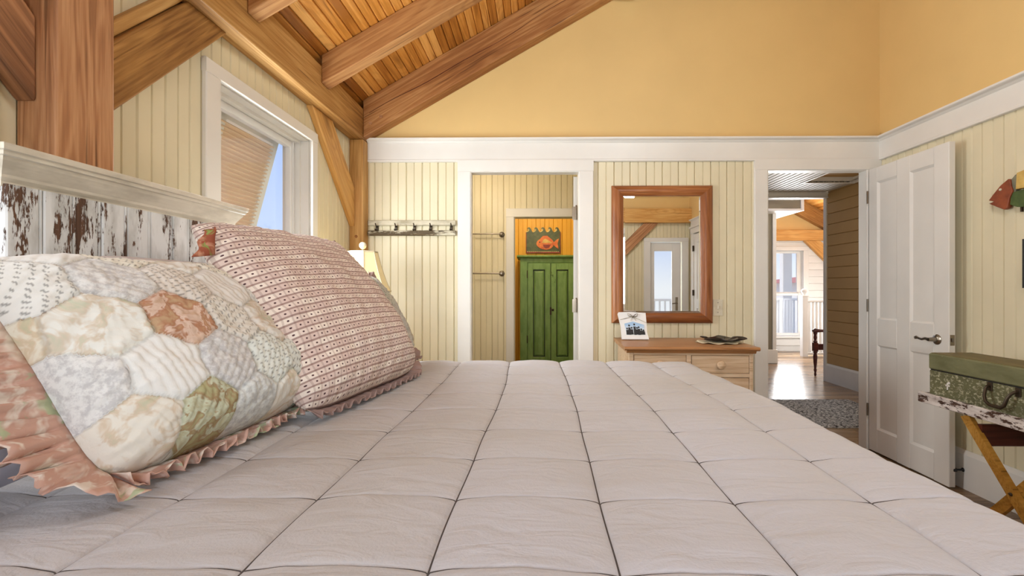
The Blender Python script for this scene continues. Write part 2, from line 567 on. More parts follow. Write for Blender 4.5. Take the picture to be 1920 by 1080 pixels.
def wall_mb(axis, p0, p1, a0, a1, z0, z1, openings):
    """solid wall with rectangular openings; axis 0 = plane of constant x (a along y), 1 = constant y (a along x)"""
    mb = MB(); xs = sorted({a0, a1} | {v for o in openings for v in o[:2] if a0 < v < a1})
    for l, h in zip(xs[:-1], xs[1:]):
        c = (l + h) / 2; cuts = sorted((o[2], o[3]) for o in openings if o[0] < c < o[1]); z = z0
        for s, t in cuts + [(z1, z1)]:
            if s > z + 1e-4:
                if axis == 1: mb.box(l, h, p0, p1, z, s)
                else: mb.box(p0, p1, l, h, z, s)
            z = max(z, t)
    return mb


BCACHE = {}


def board_mesh(w, L, t=0.014, bead=True, name='board', mat=None):
    key = (round(w, 4), round(L, 3), t, bead, mat)
    if key in BCACHE: return BCACHE[key]
    h = w / 2 - 0.0007; g = 0.0050; d = 0.0075
    pts = [(-h, 0), (-h, t - d), (-h + g, t)]
    if bead: pts += [(-g * .8, t), (-g * .35, t - d * .8), (g * .35, t - d * .8), (g * .8, t)]
    pts += [(h - g, t), (h, t - d), (h, 0)]
    mb = MB().prism(pts, 2, 0, L)
    BCACHE[key] = mb.mesh(name)
    return BCACHE[key]


def boards(parent, mat, n, plane, a0, a1, w, z0, z1, openings=(), bead=True, name='board', phase=0.0, ztop=None):
    """vertical boards on a wall: n = outward normal, plane = coordinate of the backing face"""
    n = Vector(n); u = n.cross(Vector((0, 0, 1)))
    k = 0; a = a0 + phase
    while a < a1 - 0.01:
        l = max(a, a0); h = min(a + w, a1); c = (l + h) / 2
        cuts = sorted((o[2], o[3]) for o in openings if o[0] < c < o[1]); z = z0
        top = z1 if ztop is None else ztop(c)
        for s, t in cuts + [(top, top)]:
            if s > z + 0.02:
                me = board_mesh(h - l, s - z, bead=bead, mat=mat)
                p = Vector((c, plane, z)) if abs(n.y) > 0.5 else Vector((plane, c, z))
                o = link(name, me, mat, parent)
                m3 = Matrix((u, n, Vector((0, 0, 1)))).transposed()
                o.matrix_local = Matrix.Translation(p) @ m3.to_4x4()
            z = max(z, t)
        a += w; k += 1


def hboards(parent, mat, n, plane, z0, z1, w, a0, a1, openings=(), name='board'):
    """horizontal shiplap boards"""
    n = Vector(n); Z = Vector((0, 0, 1)); u = n.cross(Z)
    z = z0
    while z < z1 - 0.01:
        h = min(z + w, z1); c = (z + h) / 2
        cuts = sorted((o[0], o[1]) for o in openings if o[2] < c < o[3]); a = a0
        for s, t in cuts + [(a1, a1)]:
            if s > a + 0.02:
                me = board_mesh(h - z, s - a, bead=False, mat=mat)
                # local z -> along the wall, local x -> vertical, local y -> normal
                al = -u if abs(n.x) < 0.5 else Vector((0, 1, 0))
                X = n.cross(al)
                m3 = Matrix((X, n, al)).transposed()
                p = Vector((a, plane, c)) if abs(n.y) > 0.5 else Vector((plane, a, c))
                if (abs(n.y) > 0.5 and al.x < 0) or (abs(n.x) > 0.5 and al.y < 0):
                    p = Vector((s, plane, c)) if abs(n.y) > 0.5 else Vector((plane, s, c))
                o = link(name, me, mat, parent)
                o.matrix_local = Matrix.Translation(p) @ m3.to_4x4()
            a = max(a, t)
        z += w


def timber(name, poly, axis, a, b, mat, along, label, cat, group=None, bevel=0.006):
    """prism of wood; its local x axis runs along the grain direction `along`"""
    mb = MB().prism(poly, axis, a, b)
    d = Vector(along).normalized()
    up = Vector((0, 0, 1)) if abs(d.z) < 0.95 else Vector((0, 1, 0))
    y = up.cross(d).normalized(); z = d.cross(y)
    R3 = Matrix((d, y, z)).transposed()
    c = Vector(np.array(mb.v).mean(0).tolist())
    Ri = R3.inverted()
    mb.v = [tuple(Ri @ (Vector(p) - c)) for p in mb.v]
    o = link(name, mb.mesh(name), mat, None, bevel=bevel)
    o.matrix_world = Matrix.Translation(c) @ R3.to_4x4()
    ORG[o.name] = (0, 0, 0)
    return tag(o, label, cat, group)


def tpart(name, mb, mat, parent, **kw):
    """part in world coordinates under a turned single-mesh thing"""
    o = link(name, mb.mesh(name), mat, parent, **kw)
    o.matrix_parent_inverse = parent.matrix_world.inverted()
    return o


# ------------------------------------------------------------------ room shell
XL, XR, YB, YR = -1.345, 2.505, 3.44, -0.80
ZF = 2.097            # underside of the white frieze
SL = 0.572            # roof slope
ceil_z = lambda x: 2.517 + SL * (x + 1.252)

fl = struct('floor', MB().box(-1.5, 5.6, -1.0, 9.0, -0.12, -0.014), 'oak')
k = 0
y = -0.80
while y < 8.7:
    x0, x1 = (XL, XR) if y < 3.5 else (1.3, 5.4)
    xs = [x0]
    while xs[-1] < x1 - 0.5:
        xs.append(min(x1, xs[-1] + 1.1 + 0.6 * random.random()))
    xs[-1] = x1
    for l, h in zip(xs[:-1], xs[1:]):
        me = BCACHE.setdefault(('fl', round(h - l, 3)), MB().cbox(0, h - l - 0.002, 0, 0.098, -0.016, 0, 0.002).mesh('floor_board'))
        link('floor_board', me, 'oak', fl, (l, y, 0))
    y += 0.1

# left wall with two windows
W1 = (1.944, 2.741, 0.80, 2.040)
W2 = (0.10, 1.060, 0.80, 2.040)
wl = struct('wall_left', wall_mb(0, -1.50, XL - 0.014, YR - 0.15, YB + 0.1, 0, 2.56, [W1, W2]), 'cream')
mid = lambda o, g: (o[0] - g, o[1] + g, o[2] - g, o[3] + g)
boards(wl, 'cream', (1, 0, 0), XL - 0.014, YR, YB, 0.12, 0.22, 2.30, [mid(W1, .045), mid(W2, .045)], phase=-0.046)

# back wall with two door openings
D1 = (-0.492, 0.320, -0.1, 2.028)
D2 = (1.677, 2.409, -0.1, 2.034)
wb = struct('wall_back', wall_mb(1, YB + 0.014, 3.50, -1.50, 2.65, 0, 2.26, [D1, D2]), 'cream')
boards(wb, 'cream', (0, -1, 0), YB + 0.014, XL, XR, 0.118, 0.20, 2.11, [mid(D1, .055), mid(D2, .055)], phase=0.028)
struct('wall_back_upper', MB().prism([(-1.5, 2.26), (2.65, 2.26), (2.65, 4.85), (-1.5, 2.45)], 1, YB, 3.58), 'yellow')

# right wall
wr = struct('wall_right', MB().box(XR + 0.014, XR + 0.15, YR - 0.15, 3.56, 0, 2.26), 'cream')
boards(wr, 'cream', (-1, 0, 0), XR + 0.014, YR, YB, 0.122, 0.20, 2.12, [(-0.62, 0.12, -1, 2.03)], phase=-0.02)
struct('wall_right_upper', MB().box(XR, XR + 0.15, YR - 0.15, 3.58, 2.26, 4.85), 'yellow')

# rear wall behind the camera
DR = (1.85, 2.385, -0.1, 1.93)
WR = (-0.7, 1.0, 0.85, 2.05)  # opening added to let the rear fill light in
wq = struct('wall_rear', wall_mb(1, YR - 0.15, YR - 0.014, -1.5, 2.65, 0, 2.45, [DR, WR]), 'cream')
boards(wq, 'cream', (0, 1, 0), YR - 0.014, XL, XR, 0.118, 0.20, 2.45, [mid(DR, .05), mid(WR, .045)])
struct('wall_rear_upper', MB().prism([(-1.5, 2.45), (2.65, 2.45), (2.65, 4.85), (-1.5, 2.55)], 1, YR - 0.17, YR - 0.02), 'yellow')

# ceiling boards on the slope
cl = struct('ceiling', MB().prism([(-1.60, ceil_z(-1.60) + 0.012), (2.70, ceil_z(2.70) + 0.012), (2.70, ceil_z(2.70) + 0.16), (-1.60, ceil_z(-1.60) + 0.16)], 1, YR - 0.2, 3.6), 'ceiling')
ang = math.atan(SL)
cw = 0.0565
cb = MB().prism([(-cw / 2 + .0008, 0.012), (-cw / 2 + .0008, 0.005), (-cw / 2 + .006, -0.002), (cw / 2 - .006, -0.002), (cw / 2 - .0008, 0.005), (cw / 2 - .0008, 0.012)], 1, YR - 0.05, YB).mesh('ceiling_board')
x = -1.33
while x < 2.5:
    o = link('ceiling_board', cb, 'ceiling', cl, (x, 0, ceil_z(x)))
    o.rotation_euler = (0, -ang, 0)
    x += cw * math.cos(ang)

# ------------------------------------------------------------------ frieze, casings, baseboards
def frieze_profile(s):
    return [(0, ZF), (0.012, ZF), (0.020, ZF + 0.004), (0.020, ZF + 0.016), (0.017, ZF + 0.020), (0.017, 2.232), (0.024, 2.238), (0.030, 2.246), (0.046, 2.252), (0.050, 2.256), (0.050, 2.266), (0, 2.266)]


fp = frieze_profile(0)
struct('trim_back', MB().prism([(YB - d, z) for d, z in fp], 0, -1.245, XR), 'white')
struct('trim_right', MB().prism([(XR - d, z) for d, z in fp], 1, YR + 0.1, YB), 'white')
bp = [(0, 0), (0.018, 0), (0.018, 0.20), (0.012, 0.215), (0.006, 0.226), (0, 0.226)]
struct('baseboard_right', MB().prism([(XR - d, z) for d, z in bp], 1, 0.2, YB), 'white')
struct('baseboard_left', MB().prism([(XL + d, z) for d, z in bp], 1, YR, YB), 'white')
struct('baseboard_back', MB().prism([(YB - d, z) for d, z in bp], 0, -1.245, -0.58).prism([(YB - d, z) for d, z in bp], 0, 0.417, 1.589), 'white')


def casing_door(name, ol, il, ir, orr, zh, ztop, y0=3.418):
    mb = MB()
    mb.cbox(ol, il, y0, YB + 0.014, 0, zh, 0.004)
    mb.cbox(ir, orr, y0, YB + 0.014, 0, zh, 0.004)
    mb.cbox(ol, orr, y0, YB + 0.014, zh, ztop, 0.003)
    # jamb lining with a stop
    mb.box(il - 0.012, il + 0.004, y0 + 0.006, 3.505, 0, zh + 0.006)
    mb.box(ir - 0.004, ir + 0.012, y0 + 0.006, 3.505, 0, zh + 0.006)
    mb.box(il + 0.004, ir - 0.004, y0 + 0.006, 3.505, zh - .004, zh + 0.02)
    return struct(name, mb, 'white')


casing_door('trim_1', -0.580, -0.484, 0.312, 0.417, 2.024, 2.110)
casing_door('trim_2', 1.589, 1.685, 2.401, XR - 0.002, 2.030, 2.110)

# ------------------------------------------------------------------ left wall windows
def left_window(num, W, open_shutter_label=None):
    y0, y1, z0, z1 = W
    c = 0.090
    fr = MB()
    X0, X1 = XL, XL + 0.022
    fr.cbox(X0, X1, y0 - c, y0, z0 - c, z1, .004).cbox(X0, X1, y1, y1 + c * .75, z0 - c, z1, .004)
    fr.cbox(X0, X1, y0 - c, y1 + c * .75, z1, z1 + 0.062, .004)
    fr.cbox(X0, X1 + .03, y0 - c, y1 + c * .75, z0 - c, z0 - c + .03, .004).cbox(X0, X1, y0 - c, y1 + c * .75, z0 - c - .09, z0 - c, .004)
    o = struct('window_%d' % num, fr, 'white')
    jb = MB()
    jb.box(-1.50, XL, y0 - .012, y0 + .004, z0, z1).box(-1.50, XL, y1 - .004, y1 + .012, z0, z1)
    jb.box(-1.50, XL, y0, y1, z1 - .004, z1 + .012).box(-1.50, XL, y0, y1, z0 - .012, z0 + .01)
    # stepped stops
    jb.box(-1.44, -1.39, y0, y0 + .02, z0, z1).box(-1.44, -1.39, y1 - .02, y1, z0, z1).box(-1.44, -1.39, y0 + .02, y1 - .02, z1 - .02, z1)
    jb.box(-1.60, -1.50, y0 - .14, y1 + .14, z1 + .026, z1 + .07).box(-1.53, -1.50, y0 - .14, y1 + .14, z1 + .012, z1 + .03)  # outer head boards added to block sun through the shutter's top gap
    struct('jamb', jb, 'white', o)
    sa = MB()
    for (xx, w, i) in ((-1.455, .045, 0.0),):
        a0, a1, b0, b1 = y0 + .02, y1 - .02, z0 + .01, z1 - .02
        sa.cbox(xx, xx + .035, a0, a0 + w, b0, b1).cbox(xx, xx + .035, a1 - w, a1, b0, b1)
        sa.cbox(xx, xx + .035, a0 + w, a1 - w, b1 - w * .8, b1).cbox(xx, xx + .035, a0 + w, a1 - w, b0, b0 + .06)
        sa.box(xx + .035, xx + .042, a1 - w * .55, a1 - w * .4, b0, b1)
    struct('sash', sa, 'white_cool', o)
    struct('pane', MB().box(-1.441, -1.437, y0 + .06, y1 - .06, z0 + .06, z1 - .05), 'glass', o)
    return o


left_window(1, W1)
left_window(2, W2)


def shutter(y0, y1, label, group):
    ztop, zbot, xt, tilt = 2.06, 0.90, -1.525, 0.27
    t = thing('bahama_shutter', label, 'shutter', (xt, (y0 + y1) / 2, ztop), group)
    X = lambda z: xt - (ztop - z) * tilt
    def bar(ya, yb, za, zb, th=.035):
        return MB().add([(X(zz) - dx, yy, zz) for zz in (za, zb) for yy in (ya, yb) for dx in (0, th)], [(0, 1, 3, 2), (4, 6, 7, 5), (0, 4, 5, 1), (2, 3, 7, 6), (0, 2, 6, 4), (1, 5, 7, 3)])
    for ya, yb in ((y0, y0 + .05), (y1 - .05, y1), ((y0 + y1) / 2 - .02, (y0 + y1) / 2 + .02)):
        part('stile', bar(ya, yb, zbot, ztop), 'shutter_white', t)
    part('top_rail', bar(y0 + .05, y1 - .05, ztop - .05, ztop + .001), 'shutter_white', t)
    part('bottom_rail', bar(y0 + .05, y1 - .05, zbot - .001, zbot + .05), 'shutter_white', t)
    sl = None; z = zbot + .06
    while z < ztop - .06:
        if sl is None:
            sl = MB().add([(dx, yy, dz) for yy in (y0 + .04 - (y0 + y1) / 2, y1 - .04 - (y0 + y1) / 2) for dx, dz in ((.006, -.003), (-.028, -.015), (-.030, -.010), (.004, .002))],
                          [(0, 1, 5, 4), (1, 2, 6, 5), (2, 3, 7, 6), (3, 0, 4, 7), (3, 2, 1, 0), (4, 5, 6, 7)]).mesh('slat')
        link('slat', sl, 'shutter', t, (X(z) - xt, 0, z - ztop))
        z += .022


shutter(1.80, 2.755, 'peach louvred awning shutter propped open outside the window by the corner post', None)
shutter(-0.05, 1.16, 'peach louvred awning shutter propped open outside the window beside the bed', None)

# unseen rear window added for the fill light; rear glass door (seen in the mirror)
def rear_opening():
    o = struct('window_3', MB().cbox(WR[0] - .09, WR[0], YR, YR + .02, WR[2] - .09, WR[3] + .09).cbox(WR[1], WR[1] + .09, YR, YR + .02, WR[2] - .09, WR[3] + .09)
               .cbox(WR[0] - .09, WR[1] + .09, YR, YR + .022, WR[3], WR[3] + .09).cbox(WR[0] - .09, WR[1] + .09, YR, YR + .04, WR[2] - .09, WR[2]), 'white')
    struct('sash', MB().cbox(WR[0], WR[0] + .05, YR - .09, YR - .05, WR[2], WR[3]).cbox(WR[1] - .05, WR[1], YR - .09, YR - .05, WR[2], WR[3])
           .cbox(WR[0] + .05, WR[1] - .05, YR - .09, YR - .05, WR[3] - .05, WR[3]).cbox(WR[0] + .05, WR[1] - .05, YR - .09, YR - .05, WR[2], WR[2] + .06).cbox(.12, .18, YR - .088, YR - .052, WR[2] + .06, WR[3] - .05), 'white_cool', o)
    struct('pane', MB().box(WR[0] + .04, WR[1] - .04, YR - .072, YR - .068, WR[2] + .04, WR[3] - .04), 'glass', o)
    d = struct('door_3', MB().cbox(1.753, 1.862, YR, YR + .022, 0, 1.925).cbox(2.375, 2.48, YR, YR + .022, 0, 1.925).cbox(1.753, 2.48, YR, YR + .024, 1.925, 1.99), 'white_cool')
    lf = MB()
    lf.cbox(1.870, 1.932, YR - .06, YR - .02, .02, 1.915).cbox(2.220, 2.366, YR - .06, YR - .02, .02, 1.915)
    lf.cbox(1.932, 2.220, YR - .06, YR - .02, 1.775, 1.915).cbox(1.932, 2.220, YR - .06, YR - .02, .02, .28)
    struct('door_leaf', lf, 'white_cool', d)
    struct('pane', MB().box(1.925, 2.226, YR - .042, YR - .038, .27, 1.78), 'glass', d)
    struct('handle', MB().cbox(2.275, 2.315, YR - .02, YR - .012, .80, 1.02).tube([(2.295, YR - .02, .92), (2.295, YR + .03, .92), (2.27, YR + .035, .922), (2.21, YR + .03, .915)], .009), 'nickel', d)


rear_opening()
# cupboard door on the right wall near the rear (mirror)
d4 = struct('door_4', MB().cbox(XR - .03, XR + .014, -0.66, -0.56, 0, 2.03).cbox(XR - .03, XR + .014, 0.06, 0.16, 0, 2.03).cbox(XR - .034, XR + .014, -0.68, 0.18, 2.03, 2.12)
            .cbox(XR - .05, XR, -0.70, 0.20, 2.12, 2.15), 'white')
struct('door_leaf', MB().cbox(XR - .012, XR + .014, -0.56, -0.44, .02, 2.02).cbox(XR - .012, XR + .014, -0.06, 0.06, .02, 2.02).cbox(XR - .012, XR + .014, -0.44, -0.06, 1.88, 2.02)
       .cbox(XR - .012, XR + .014, -0.44, -0.06, .02, .25).cbox(XR - .012, XR + .014, -0.44, -0.06, .85, 1.0), 'white', d4)
struct('panel', MB().box(XR + .004, XR + .01, -0.45, -0.05, .24, 1.90), 'white', d4)
for z in (0.35, 1.05, 1.75):
    struct('hinge', MB().box(XR - .036, XR - .012, -0.575, -0.545, z, z + .09), 'iron', d4)
struct('knob', MB().lathe([(.008, 0), (.008, .02), (.016, .03), (.016, .045), (.004, .05)], (XR - .012, -0.02, .95), '-X', 10), 'iron', d4)

# ------------------------------------------------------------------ heavy timbers
R4 = [(XL, 2.240), (-1.245, 2.240), (-1.245, 2.457), (XL, 2.457)]
pb = timber('plate_beam', [(XL - .001, 2.240), (-1.245, 2.240), (-1.245, 2.457), (XL - .001, 2.457)], 1, YR, YB, 'timber', (0, 1, 0),
       'long honey-brown wall plate beam above the tall window, under the rafter ends', 'beam')
tpart('gap_shade', MB().box(-1.344, -1.30, YR, YB, 2.458, 2.516), 'mahogany', pb)  # dark strip standing for the shaded gap above the beam
timber('timber_post', [(XL, 1.188), (-1.240, 1.188), (-1.240, 1.356), (XL, 1.356)], 2, 0, 2.239, 'timber_red', (0, 0, 1),
       'thick knotty reddish timber post rising behind the near end of the headboard', 'post')
cp = timber('timber_post', [(XL, 3.333), (-1.245, 3.333), (-1.245, 3.44), (XL, 3.44)], 2, 0, 2.239, 'timber', (0, 0, 1),
       'slender honey-brown corner post beside the white hook rail', 'post')
tpart('peg', MB().lathe([(.011, 0), (.010, .004)], (-1.295, 3.333, 1.54), '-Y', 10), 'rafter', cp)
timber('knee_brace', [(1.356, 1.650), (1.356, 1.868), (1.728, 2.240), (1.946, 2.240)], 0, XL, -1.300, 'timber', (0, 1, 1),
       'diagonal brown brace from the thick post up to the beam, left of the window', 'brace')
timber('brace_backing', [(1.356, 1.872), (1.356, 1.925), (1.668, 2.240), (1.722, 2.240)], 0, XL, -1.312, 'timber', (0, 1, 1),
       'thin dark strip along the upper edge of the brace left of the window', 'strip')
timber('knee_brace', [(1.188, 1.650), (1.188, 1.868), (0.816, 2.240), (0.598, 2.240)], 0, XL, -1.290, 'timber_red', (0, -1, 1),
       'dark brace cropped at the top left corner, meeting the thick post', 'brace')
timber('knee_brace', [(3.333, 1.610), (3.333, 1.885), (2.978, 2.240), (2.703, 2.240)], 0, XL, -1.305, 'timber_light', (0, -1, 1),
       'pale cracked brace running down to the corner post, right of the window', 'brace')
timber('rear_beam', [(-1.24, 2.228), (XR, 2.228), (XR, 2.456), (-1.24, 2.456)], 1, YR, YR + .10, 'timber_light', (1, 0, 0),
       'pale horizontal beam over the glass door, seen in the mirror', 'beam')
timber('timber_post', [(1.02, YR), (1.17, YR), (1.17, YR + .10), (1.02, YR + .10)], 2, 0, 2.227, 'timber_red', (0, 0, 1),
       'post on the rear wall carrying the brace seen in the mirror', 'post')
timber('knee_brace', [(1.171, 1.410), (1.171, 1.650), (1.748, 2.227), (1.976, 2.227)], 1, YR, YR + .06, 'timber_red', (1, 0, 1),
       'red-brown diagonal brace reflected in the mirror left of the glass door', 'brace')


def rafter(y0, y1, dep, xs, xe, mat, label, group=None):
    f = lambda x, d: (x, ceil_z(x) - 0.003 - d)
    return timber('rafter', [f(xs, dep), f(xe, dep), f(xe, 0), f(xs, 0)], 1, y0, y1, mat, (1, 0, SL), label, 'rafter', group)


pr = rafter(3.330, YB - .002, 0.268, -1.244, XR - .004, 'rafter', 'deep end rafter with a long crack, against the yellow gable wall')
for x_, z_ in ((-1.190, 2.352), (-1.115, 2.398)):
    tpart('peg', MB().lathe([(.013, 0), (.012, .004)], (x_, 3.330, z_), '-Y', 10), 'timber_red', pr)
# drying crack: a real dark sliver let into the face
crk = MB()
cx = np.linspace(-1.2, 1.2, 40)
for i in range(39):
    zz = lambda q: ceil_z(q) - 0.135 + 0.010 * math.sin(q * 4.1) + 0.006 * math.sin(q * 11 + 1)
    w_ = lambda q: 0.0028 * (0.45 + 0.55 * abs(math.sin(q * 2.3)))
    a_, b_ = cx[i], cx[i + 1]
    crk.add([(a_, 3.3292, zz(a_) - w_(a_)), (b_, 3.3292, zz(b_) - w_(b_)), (b_, 3.3292, zz(b_) + w_(b_)), (a_, 3.3292, zz(a_) + w_(a_)),
             (a_, 3.335, zz(a_) - w_(a_)), (b_, 3.335, zz(b_) - w_(b_)), (b_, 3.335, zz(b_) + w_(b_)), (a_, 3.335, zz(a_) + w_(a_))], [(0, 1, 2, 3), (4, 7, 6, 5), (0, 4, 5, 1), (3, 2, 6, 7)])
tpart('crack', crk, 'mahogany', pr)
rafter(2.682, 2.778, 0.165, -1.244, XR - .004, 'rafter', 'second rafter from the gable wall, with a pale underside')
rafter(1.990, 2.075, 0.165, -1.244, XR - .004, 'rafter', 'third rafter from the gable wall, its lower end at the top edge of the picture')
for yy, nm in ((1.29, 'fourth'), (0.59, 'fifth'), (-0.11, 'sixth')):
    rafter(yy, yy + .09, 0.165, -1.244, XR - .004, 'rafter', nm + ' rafter from the gable wall, over the bed')

# ------------------------------------------------------------------ open bedroom door
def bedroom_door():
    d = struct('door_1', MB(), None) if False else None
    o = bpy.data.objects.new('door_1', None); COL.objects.link(o); o.location = (2.400, 3.405, 0); o['kind'] = 'structure'
    o['label'] = 'white four-panel door standing open against the right wall'
    o['category'] = 'door'
    ORG[o.name] = (2.400, 3.405, 0)
    X0, X1 = 2.398, 2.436          # face towards the bed is X0
    Y0, Y1 = 2.745, 3.400
    ys = [Y0, 2.850, 3.030, 3.140, 3.318, Y1]   # stile / panel / mullion / panel / stile
    zs = [0.012, 0.176, 0.768, 0.951, 1.917, 2.022]
    lf = MB()
    for a, b in ((0, 1), (2, 3), (4, 5)):
        lf.cbox(X0, X1, ys[a], ys[b], zs[0], zs[5], .003)
    for a, b in ((0, 1), (2, 3), (4, 5)):
        for p, q in ((1, 2), (3, 4)):
            lf.cbox(X0, X1, ys[p], ys[q], zs[a], zs[b], .003)
    lfo = part('door_leaf', lf, 'white', o)
    for p, q in ((1, 2), (3, 4)):
        for a, b in ((1, 2), (3, 4)):
            mb = MB().box(X0 + .012, X1 - .012, ys[p], ys[q], zs[a], zs[b])
            g = .012
            P = [(X0 + .002, ys[p], zs[a]), (X0 + .002, ys[q], zs[a]), (X0 + .002, ys[q], zs[b]), (X0 + .002, ys[p], zs[b]),
                 (X0 + .012, ys[p] + g, zs[a] + g), (X0 + .012, ys[q] - g, zs[a] + g), (X0 + .012, ys[q] - g, zs[b] - g), (X0 + .012, ys[p] + g, zs[b] - g)]
            mb.add(P, [(0, 1, 5, 4), (1, 2, 6, 5), (2, 3, 7, 6), (3, 0, 4, 7)])
            part('panel', mb, 'white', o)
    # lever handle
    h = MB().lathe([(.031, 0), (.031, .004), (.024, .008), (.014, .011), (.011, .05), (.010, .055)], (X0, 2.825, .862), '-X', 18)
    h.tube([(X0 - .05, 2.825, .862), (X0 - .052, 2.850, .866), (X0 - .050, 2.875, .858), (X0 - .050, 2.900, .862), (X0 - .050, 2.918, .870), (X0 - .05, 2.928, .866), (X0 - .05, 2.925, .857), (X0 - .05, 2.917, .859)],
           [.010, .008, .0075, .007, .0065, .006, .005, .004], 8)
    part('lever_handle', h, 'nickel', o, smooth=True)
    part('latch_plate', MB().cbox(X0 + .006, X1 - .006, Y0 - .0015, Y0 + .001, .835, .897, .002).cbox(X0 + .012, X1 - .014, Y0 - .012, Y0, .856, .876, .003), 'nickel', o)
    for z in (.25, 1.0, 1.78):
        part('hinge', MB().tube([(2.392, 3.404, z), (2.392, 3.404, z + .09)], .006, 8), 'nickel', o)
    return o


bedroom_door()
single('door_stop', MB().lathe([(.012, 0), (.006, .004), (.005, .04), (.013, .042), (.014, .06), (.010, .064)], (XR - .0185, 2.755, .11), '-X', 10), 'black',
       'small black door stop on the white baseboard behind the open door', 'doorstop')

# ------------------------------------------------------------------ bathroom and store beyond the left doorway
YW = 5.0
DI = (-0.250, 0.62, -0.1, 1.935)
wbt = struct('wall_bath', wall_mb(1, YW + .014, YW + .12, -1.5, 1.3, 0, 2.60, [DI]), 'cream')
boards(wbt, 'cream', (0, -1, 0), YW + .014, -1.40, 1.20, 0.124, 0.0, 2.60, [mid(DI, .04)], phase=0.055)
struct('trim_bath', MB().cbox(-0.326, -0.240, YW - .012, YW + .014, 0, 1.930).cbox(-0.326, 0.72, YW - .012, YW + .014, 1.930, 2.022).cbox(0.60, 0.72, YW - .012, YW + .014, 0, 1.93)
       .box(-0.246, -0.236, YW, YW + .13, 0, 1.935).box(-0.246, 0.6, YW, YW + .13, 1.93, 1.94), 'white')
struct('wall_bath_left', MB().box(-1.50, -1.40, 3.56, 7.0, 0, 2.6), 'cream')
struct('wall_bath_right', MB().box(1.20, 1.30, 3.56, 7.0, 0, 2.6), 'cream')
struct('ceiling_bath', MB().box(-1.5, 1.3, 3.56, 7.1, 2.60, 2.70), 'white')
struct('floor_bath', MB().box(-1.40, 1.20, 3.50, 6.9, -.012, 0.0), 'oak')
wst = struct('wall_store', MB().box(-1.5, 1.3, 6.614, 6.75, 0, 2.6), 'gold')
boards(wst, 'gold', (0, -1, 0), 6.614, -1.0, 1.2, 0.124, 0, 2.6, bead=True)

# bath door leaf folded open into the bath
d2 = struct('door_2', MB().prism([(.281, 3.565), (.317, 3.565), (.397, 4.28), (.361, 4.28)], 2, .012, 2.018), 'white')
for z, zz in ((1.690, 1.790), (.985, 1.085)):
    h = MB()
    for a, b in ((0, .33), (.34, .66), (.67, 1)):
        h.tube([(.303, 3.556, z + (zz - z) * a), (.303, 3.556, z + (zz - z) * b)], .007, 8)
    h.cbox(.272, .302, 3.561, 3.5645, z, zz, .002).lathe([(.008, 0), (.004, .010)], (.302, 3.556, zz), 'Z', 8)
    struct('hinge', h, 'nickel', d2)


def towel_bar(z, label):
    t = thing('towel_bar', label, 'towel bar', (-.65, YW, z), 'towel bars on the bath wall')
    part('bar', MB().tube([(-.98, YW - .07, z), (-.372, YW - .07, z)], .008, 10), 'nickel', t, smooth=True)
    for x_ in (-.372, -.98):
        part('bracket', MB().lathe([(.031, 0), (.031, .004), (.026, .010), (.012, .014), (.010, .055), (.015, .060), (.017, .075), (.010, .085)], (x_, YW, z), '-Y', 16), 'nickel', t, smooth=True)


towel_bar(1.742, 'upper metal towel bar on the boarded wall through the left doorway')
towel_bar(1.325, 'lower metal towel bar on the boarded wall through the left doorway')


